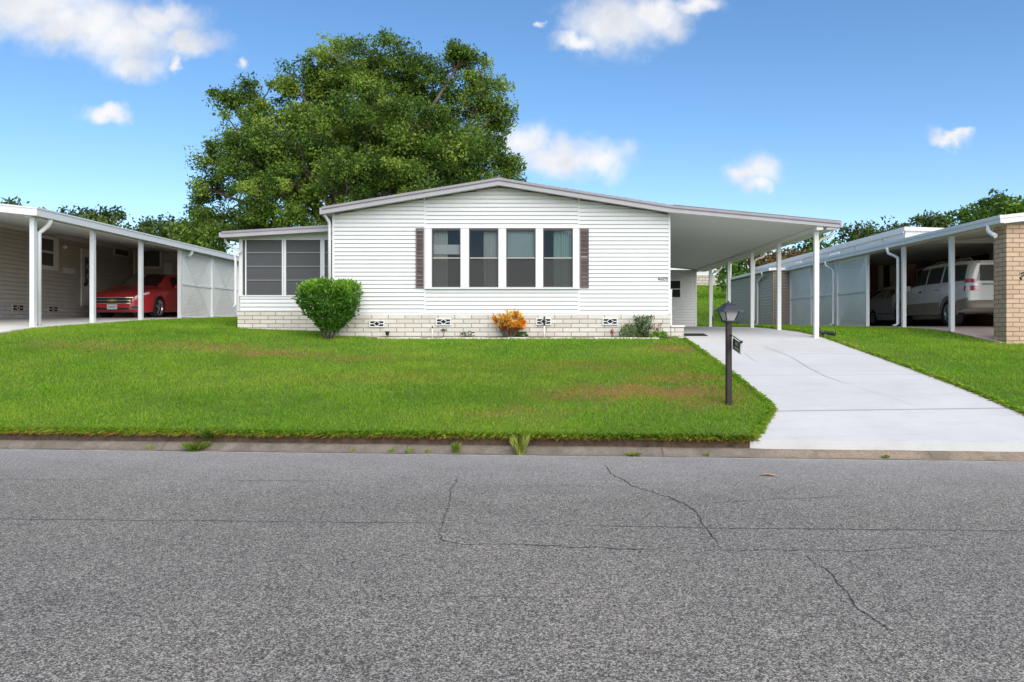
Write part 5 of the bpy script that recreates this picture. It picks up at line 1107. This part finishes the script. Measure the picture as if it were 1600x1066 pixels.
def wheel(parent, x, y, z, r, w, rimr, side, spokes=5, twin=True):
    e = MB(); e.lathe([(rimr,-w/2),(r-.02,-w/2),(r,-w/2+.03),(r,w/2-.03),(r-.02,w/2),(rimr,w/2),(rimr,-w/2)], (x,y,z), 'y', 32); wo = pbuild(e, 'wheel', M['tyre'], parent)
    m = MB(); f = side*(w/2-.012)
    m.lathe([(rimr*.9,f-side*.05),(rimr,f-side*.01),(rimr,f+side*.004),(rimr*.9,f)], (x,y,z), 'y', 32); m.lathe([(0,f+side*.012),(rimr*.2,f+side*.008),(rimr*.22,f-side*.03)], (x,y,z), 'y', 16)
    for k in range(spokes):
        for dd in ((-.13,.13) if twin else (0,)):
            a = 2*math.pi*k/spokes+.3; a2 = a+dd; c0 = Vector((math.cos(a),0,math.sin(a)))*rimr*.15; c1 = Vector((math.cos(a2),0,math.sin(a2)))*rimr*.95; mid = (c0+c1)/2; ax = (c1-c0)/2; pr = Vector((-ax.z,0,ax.x)).normalized()*(rimr*(.07 if twin else .14))
            m.obox(Vector((x,y+f-side*.006,z))+mid, ax, Vector((0,.012,0)), pr)
    pbuild(m, 'rim', M['rim'], wo)
    b = MB(); b.lathe([(0,f-side*.06),(rimr*.98,f-side*.06)], (x,y,z), 'y', 24); pbuild(b, 'brake_disc', M['dark'], wo); return wo

def red_car():
    root = empty('sedan', (0,0,0), 'red sedan parked nose out under the left carport', 'car'); L = 5.1
    fn = {'w': smooth_fn([(0,.74),(.12,.83),(.6,.91),(2.5,.925),(4.1,.92),(4.6,.87),(4.9,.76),(5.02,.64),(5.1,.52)]), 'zb': smooth_fn([(0,.34),(.3,.24),(2.5,.19),(4.6,.18),(4.95,.20),(5.1,.24)]),
          'belt': smooth_fn([(0,.82),(.4,.96),(2.5,.95),(3.6,.90),(4.4,.80),(4.85,.70),(5.1,.58)]), 'top': smooth_fn([(0,.90),(.55,1.07),(.95,1.14),(1.35,1.33),(2.0,1.47),(2.7,1.47),(3.1,1.34),(3.55,1.08),(3.75,1.00),(4.4,.90),(4.85,.77),(5.1,.62)]),
          'wt': smooth_fn([(0,.62),(.6,.70),(1.3,.58),(2.0,.56),(2.7,.58),(3.5,.66),(3.8,.74),(4.4,.74),(4.9,.62),(5.1,.44)])}
    c = Car(L, fn); xs = np.concatenate([np.linspace(0,.4,8)[:-1], np.linspace(.4,4.5,46)[:-1], np.linspace(4.5,5.1,16)])
    c.body(xs, 'body', M['redpaint'], root, (1.05,3.98), .375, .34)
    for sd in (-1,1):
        c.patch('side_window', M['carglass'], root, ((3.05,4.22),(2.30,4.2),(2.30,4.86),(2.72,4.86)), side=sd); c.patch('side_window', M['carglass'], root, ((2.22,4.2),(1.10,4.25),(1.45,4.84),(2.22,4.86)), side=sd)
        c.patch('headlight', M['clearlens'], root, ((5.03,4.0),(4.55,3.98),(4.50,4.35),(4.98,4.5)), side=sd, off=.010)
        f = MB()
        for z0, z1, y0, y1 in ((.36,.385,.56,.80),(.29,.315,.56,.78)): f.obox((4.99,sd*.675,(z0+z1)/2), (-.105,sd*.115,0), (.012,sd*.012,0), (0,0,.012))
        f.obox((5.092,sd*.565,.337), (.014,0,0), (0,.014,0), (0,0,.055)); fo = pbuild(f, 'fog_trim', M['chrome'], root)
        f = MB(); f.obox((4.982,sd*.67,.338), (-.10,sd*.108,0), (.011,sd*.011,0), (0,0,.022)); pbuild(f, 'fog_recess', M['black'], root)
        m = MB(); m.lathe([(0,-.07),(.05,-.06),(.075,0),(.06,.06),(0,.07)], (3.02,sd*1.0,1.02), 'x', 10); m.obox((3.02,sd*.93,.99), (.02,0,0), (0,.05,0), (0,0,.012)); pbuild(m, 'wing_mirror', M['redpaint'], root)
        for x in (3.98,1.05): wheel(root, x, sd*.80, .335, .335, .225, .25, sd)
        h = MB(); p = c.S(2.0,3.75,sd); h.obox((2.0,p.y+sd*.012,p.z), (.10,0,0), (0,.012,0), (0,0,.014)); pbuild(h, 'door_handle', M['chrome'], root)
        for x in (3.30,2.26): c.patch('door_seam', M['black'], root, ((x,2.0),(x-.008,2.0),(x-.008,4.1),(x,4.1)), off=.002, nu=1, nv=8, side=sd)
        c.patch('sill_moulding', M['redpaint'], root, ((3.5,2.25),(1.5,2.25),(1.5,2.4),(3.5,2.4)), off=.012, side=sd)
    for sd in (-1,1): c.patch('windscreen', M['carglass'], root, ((3.62,5.25),(2.86,5.3),(2.86,7),(3.62,7)), side=sd); c.patch('rear_window', M['carglass'], root, ((1.05,5.3),(1.65,5.3),(1.65,7),(1.05,7)), side=sd)
    g_ = MB(); V = []
    def gx(y): return 5.114-.9*max(0, abs(y)-.44)**1.5
    def strip(mb, z0, z1, y0, y1, off, n=12):
        V = []
        for i in range(n+1):
            y = y0+(y1-y0)*i/n; V += [(gx(y)+off, y, z0),(gx(y)+off, y, z1),(gx(y)+off-.04, y, z1),(gx(y)+off-.04, y, z0)]
        mb.add(V, [(4*i+a, 4*i+4+a, 4*i+4+(a+1)%4, 4*i+(a+1)%4) for i in range(n) for a in range(4)]+[(0,1,2,3),(4*n+3,4*n+2,4*n+1,4*n)])
    strip(g_, .475, .635, -.58, .58, .0); gr = pbuild(g_, 'grille', M['black'], root)
    ch = MB(); strip(ch, .635, .655, -.62, .62, .012); strip(ch, .455, .475, -.54, .54, .012); strip(ch, .55, .563, -.56, .56, .010); pbuild(ch, 'grille_trim', M['chrome'], gr)
    e = MB(); x0 = gx(0)+.012; sh = .035
    e.add([(x0,y,z) for y, z in ((-.15,.535),(-.05,.535),(-.06,.52),(.04,.52),(.05,.535),(.15,.535),(.13,.578),(.05,.578),(.06,.593),(-.04,.593),(-.05,.578),(-.13,.578))], [tuple(range(12))]); e.add([(x0-.03,y,z) for y, z in ((-.15,.535),(.15,.535),(.13,.578),(-.13,.578))], [(3,2,1,0)]); pbuild(e, 'emblem', M['gold'], gr)
    lo = MB(); strip(lo, .26, .335, -.50, .50, .002); pbuild(lo, 'lower_intake', M['black'], root)
    p = MB(); p.box(gx(0)+.01, gx(0)+.022, -.155, .155, .285, .435); pl = pbuild(p, 'licence_plate', M['plate'], root); t = MB(); yy = -.11
    for k in range(6): t.box(gx(0)+.0222, gx(0)+.0235, yy, yy+.022, .33, .385); yy += .04
    pbuild(t, 'plate_marking', M['platetext'], pl)
    w = MB()
    for y0 in (-.25,.3): w.tube([(3.60,y0,1.04),(3.40,y0-.35,1.18)], .008, 5)
    pbuild(w, 'wiper', M['black'], root)
    return root
car = red_car(); cy0 = 23.62+5.1; car.location = (-12.93, cy0, G(-12.93,25)+.035); car.rotation_euler = (R(-1.2), 0, 0)
car.rotation_euler = (0, 0, R(-90)); 
def pitch(o, yaw, slope):
    o.rotation_euler = (Matrix.Rotation(math.atan(slope), 3, 'X') @ Matrix.Rotation(yaw, 3, 'Z')).to_euler()
sl = (G(-12.93,28)-G(-12.93,24))/4; pitch(car, R(-90), sl); car.location = (-12.93, cy0, G(-12.93,cy0-1.0)+.036)

def suv():
    root = empty('suv', (0,0,0), 'white sport utility vehicle with beige cladding parked tail out behind the brick pillar', 'car'); L = 5.1
    fn = {'w': smooth_fn([(0,.90),(.06,.95),(.3,.985),(2.5,1.0),(4.4,.99),(4.85,.92),(5.1,.78)]), 'zb': smooth_fn([(0,.52),(.25,.44),(.8,.38),(2.5,.36),(4.5,.38),(5.1,.46)]), 'belt': smooth_fn([(0,1.24),(.4,1.25),(2.5,1.21),(3.6,1.17),(4.4,1.12),(4.9,1.02),(5.1,.92)]),
          'top': smooth_fn([(0,1.80),(.06,1.86),(.25,1.90),(1.2,1.93),(2.6,1.92),(2.95,1.84),(3.35,1.52),(3.65,1.27),(3.9,1.21),(4.5,1.16),(4.9,1.07),(5.1,.96)]), 'wt': smooth_fn([(0,.70),(.2,.76),(1.2,.77),(2.7,.76),(3.6,.80),(4.0,.86),(4.6,.84),(5.1,.70)])}
    c = Car(L, fn); xs = np.concatenate([np.linspace(0,.3,8)[:-1], np.linspace(.3,4.6,50)[:-1], np.linspace(4.6,5.1,8)])
    c.body(xs, 'body', M['whitepaint'], root, (1.03,4.05), .455, .42)
    for sd in (-1,1):
        c.patch('side_window', M['carglass'], root, ((3.48,4.2),(2.42,4.16),(2.42,4.9),(2.90,4.88)), side=sd, off=.008); c.patch('side_window', M['carglass'], root, ((2.34,4.16),(1.52,4.14),(1.52,4.9),(2.34,4.9)), side=sd, off=.008); c.patch('side_window', M['carglass'], root, ((1.42,4.14),(.22,4.12),(.28,4.88),(1.42,4.9)), side=sd, off=.008)
        for a, b in ((3.58,1.50),(.56,.04)): c.patch('cladding', M['beigetrim'], root, ((a,1.6),(b,1.6),(b,2.85),(a,2.85)), off=.014, side=sd, nu=14)
        for x in (3.55,2.38,1.46): c.patch('door_seam', M['black'], root, ((x,2.0),(x-.010,2.0),(x-.010,4.05),(x,4.05)), off=.016, nu=1, nv=8, side=sd)
        for x in (2.62,1.62): h = MB(); p = c.S(x,3.8,sd); h.obox((x,p.y+sd*.02,p.z-.02), (.10,0,0), (0,.016,0), (0,0,.02)); pbuild(h, 'door_handle', M['chrome'], root)
        for x in (1.03,4.05):
            wheel(root, x, sd*.86, .40, .40, .27, .27, sd, 6, False)
            a = MB(); pts = [(x+.475*math.cos(t), sd*(.985 if x > 2 else .985), .42+.475*math.sin(t)) for t in np.linspace(R(-8),R(188),18)]; a.tube(pts, .03, 6); pbuild(a, 'wheel_arch', M['beigetrim'], root)
        t = MB(); V = [(-.012,.66),(-.012,.92),(.16,.965),(.20,.955)]; z0, z1 = 1.02, 1.36; P0 = [(x, sd*y, z0) for x, y in ((-.02,.70),(-.012,.90),(.10,.972),(.20,.992))]; P1 = [(x, sd*y, z1) for x, y in ((-.005,.71),(.0,.885),(.10,.955),(.18,.975))]; t.add(P0+P1, [(k,k+1,k+5,k+4) for k in range(3)], 0, True); tl = pbuild(t, 'tail_light', M['redlens'], root)
        t = MB(); P0 = [(x-.006, sd*(y+.004), 1.16) for x, y in ((-.017,.70),(-.01,.90),(.10,.970),(.17,.985))]; P1 = [(x-.006, sd*(y+.004), 1.25) for x, y in ((-.010,.705),(-.004,.89),(.10,.962),(.17,.978))]; t.add(P0+P1, [(k,k+1,k+5,k+4) for k in range(3)], 0, True); pbuild(t, 'reverse_lens', M['clearlens'], tl)
        r = MB(); r.tube([(.35,sd*.66,1.93),(.45,sd*.66,1.985),(2.3,sd*.66,1.99),(2.45,sd*.66,1.94)], .022, 6); pbuild(r, 'roof_rail', M['beigetrim'], root)
        m = MB(); m.obox((3.32,sd*1.10,1.22), (.05,0,0), (0,.10,0), (0,0,.09)); pbuild(m, 'wing_mirror', M['whitepaint'], root)
    for sd in (-1,1): c.patch('windscreen', M['carglass'], root, ((3.68,5.3),(2.92,5.3),(2.92,7),(3.68,7)), side=sd)
    rw = MB(); rw.add([(-.012,-.74,1.30),(-.012,.74,1.30),(-.005,.64,1.76),(-.005,-.64,1.76)], [(0,1,2,3)]); pbuild(rw, 'rear_window', M['carglass'], root)
    b = MB(); V = []
    for y in np.linspace(-.97,.97,13):
        x = -.13+.17*abs(y/.97)**4; V += [(x,y,.50),(x-.01,y,.56),(x,y,.74),(x+.12,y,.755),(x+.30,y,.74),(x+.3,y,.48)]
    b.add(V, [(6*i+k, 6*i+6+k, 6*i+6+(k+1)%6, 6*i+(k+1)%6) for i in range(12) for k in range(6)]+[tuple(range(6)), tuple(range(77,71,-1))], 0, True); pbuild(b, 'rear_bumper', M['beigetrim'], root)
    k = MB(); k.box(-.016,-.011,-.28,.28,.86,.875); pbuild(k, 'tailgate_handle', M['chrome'], root)
    sp = MB(); sp.prism([(-.10,1.84),(.12,1.86),(.12,1.90),(-.10,1.865)], -.66, .66, 'y'); sp.v = [(x, y, z) for x, y, z in sp.v]; pbuild(sp, 'spoiler', M['whitepaint'], root)
    wi = MB(); wi.tube([(-.02,.0,1.30),(-.03,.28,1.42)], .010, 5); pbuild(wi, 'wiper', M['black'], root)
    o = text_mesh('EXPEDITION', .075, M['platetext'], 'tailgate_badge', Vector((-.014,.38,1.20)), Matrix(((0,0,-1),(-1,0,0),(0,1,0))), None, .003); o.parent = root
    return root
s_ = suv(); s_.location = (13.38, 21.9, G(13.38,23)+.036); s_.rotation_euler = (0,0,R(90))
def hatch():
    root = empty('hatchback', (0,0,0), 'small white car standing in front of the larger white vehicle under the right carport', 'car'); L = 4.3
    fn = {'w': smooth_fn([(0,.74),(.1,.80),(.5,.85),(2.2,.86),(3.8,.83),(4.15,.72),(4.3,.56)]), 'zb': smooth_fn([(0,.36),(.3,.25),(2.2,.20),(4.0,.21),(4.3,.30)]), 'belt': smooth_fn([(0,.92),(.4,.95),(2.0,.92),(3.1,.88),(3.8,.78),(4.3,.62)]),
          'top': smooth_fn([(0,1.02),(.15,1.22),(.5,1.42),(1.2,1.48),(2.0,1.46),(2.4,1.34),(2.9,1.04),(3.1,.96),(3.8,.85),(4.3,.68)]), 'wt': smooth_fn([(0,.60),(.4,.58),(1.2,.58),(2.1,.57),(2.9,.64),(3.2,.70),(3.9,.66),(4.3,.46)])}
    c = Car(L, fn); xs = np.concatenate([np.linspace(0,.4,8)[:-1], np.linspace(.4,3.8,36)[:-1], np.linspace(3.8,4.3,10)]); c.body(xs, 'body', M['whitepaint'], root, (.75,3.4), .34, .31)
    for sd in (-1,1):
        c.patch('side_window', M['carglass'], root, ((2.55,4.2),(1.75,4.2),(1.75,4.86),(2.15,4.86)), side=sd); c.patch('side_window', M['carglass'], root, ((1.67,4.2),(.30,4.25),(.62,4.84),(1.67,4.86)), side=sd)
        c.patch('tail_light', M['redlens'], root, ((.02,3.3),(.20,3.3),(.20,4.0),(.02,4.0)), side=sd, off=.01)
        for x in (.75,3.4): wheel(root, x, sd*.75, .30, .30, .19, .21, sd, 7, False)
        c.patch('windscreen', M['carglass'], root, ((2.98,5.3),(2.30,5.3),(2.30,7),(2.98,7)), side=sd); c.patch('rear_window', M['carglass'], root, ((.06,5.3),(.42,5.3),(.42,7),(.06,7)), side=sd)
        c.patch('side_moulding', M['black'], root, ((2.9,2.55),(1.2,2.55),(1.2,2.65),(2.9,2.65)), side=sd, off=.008)
    return root
h_ = hatch(); h_.location = (13.9, 30.3, G(13.9,28)+.036); h_.rotation_euler = (0,0,R(-90))
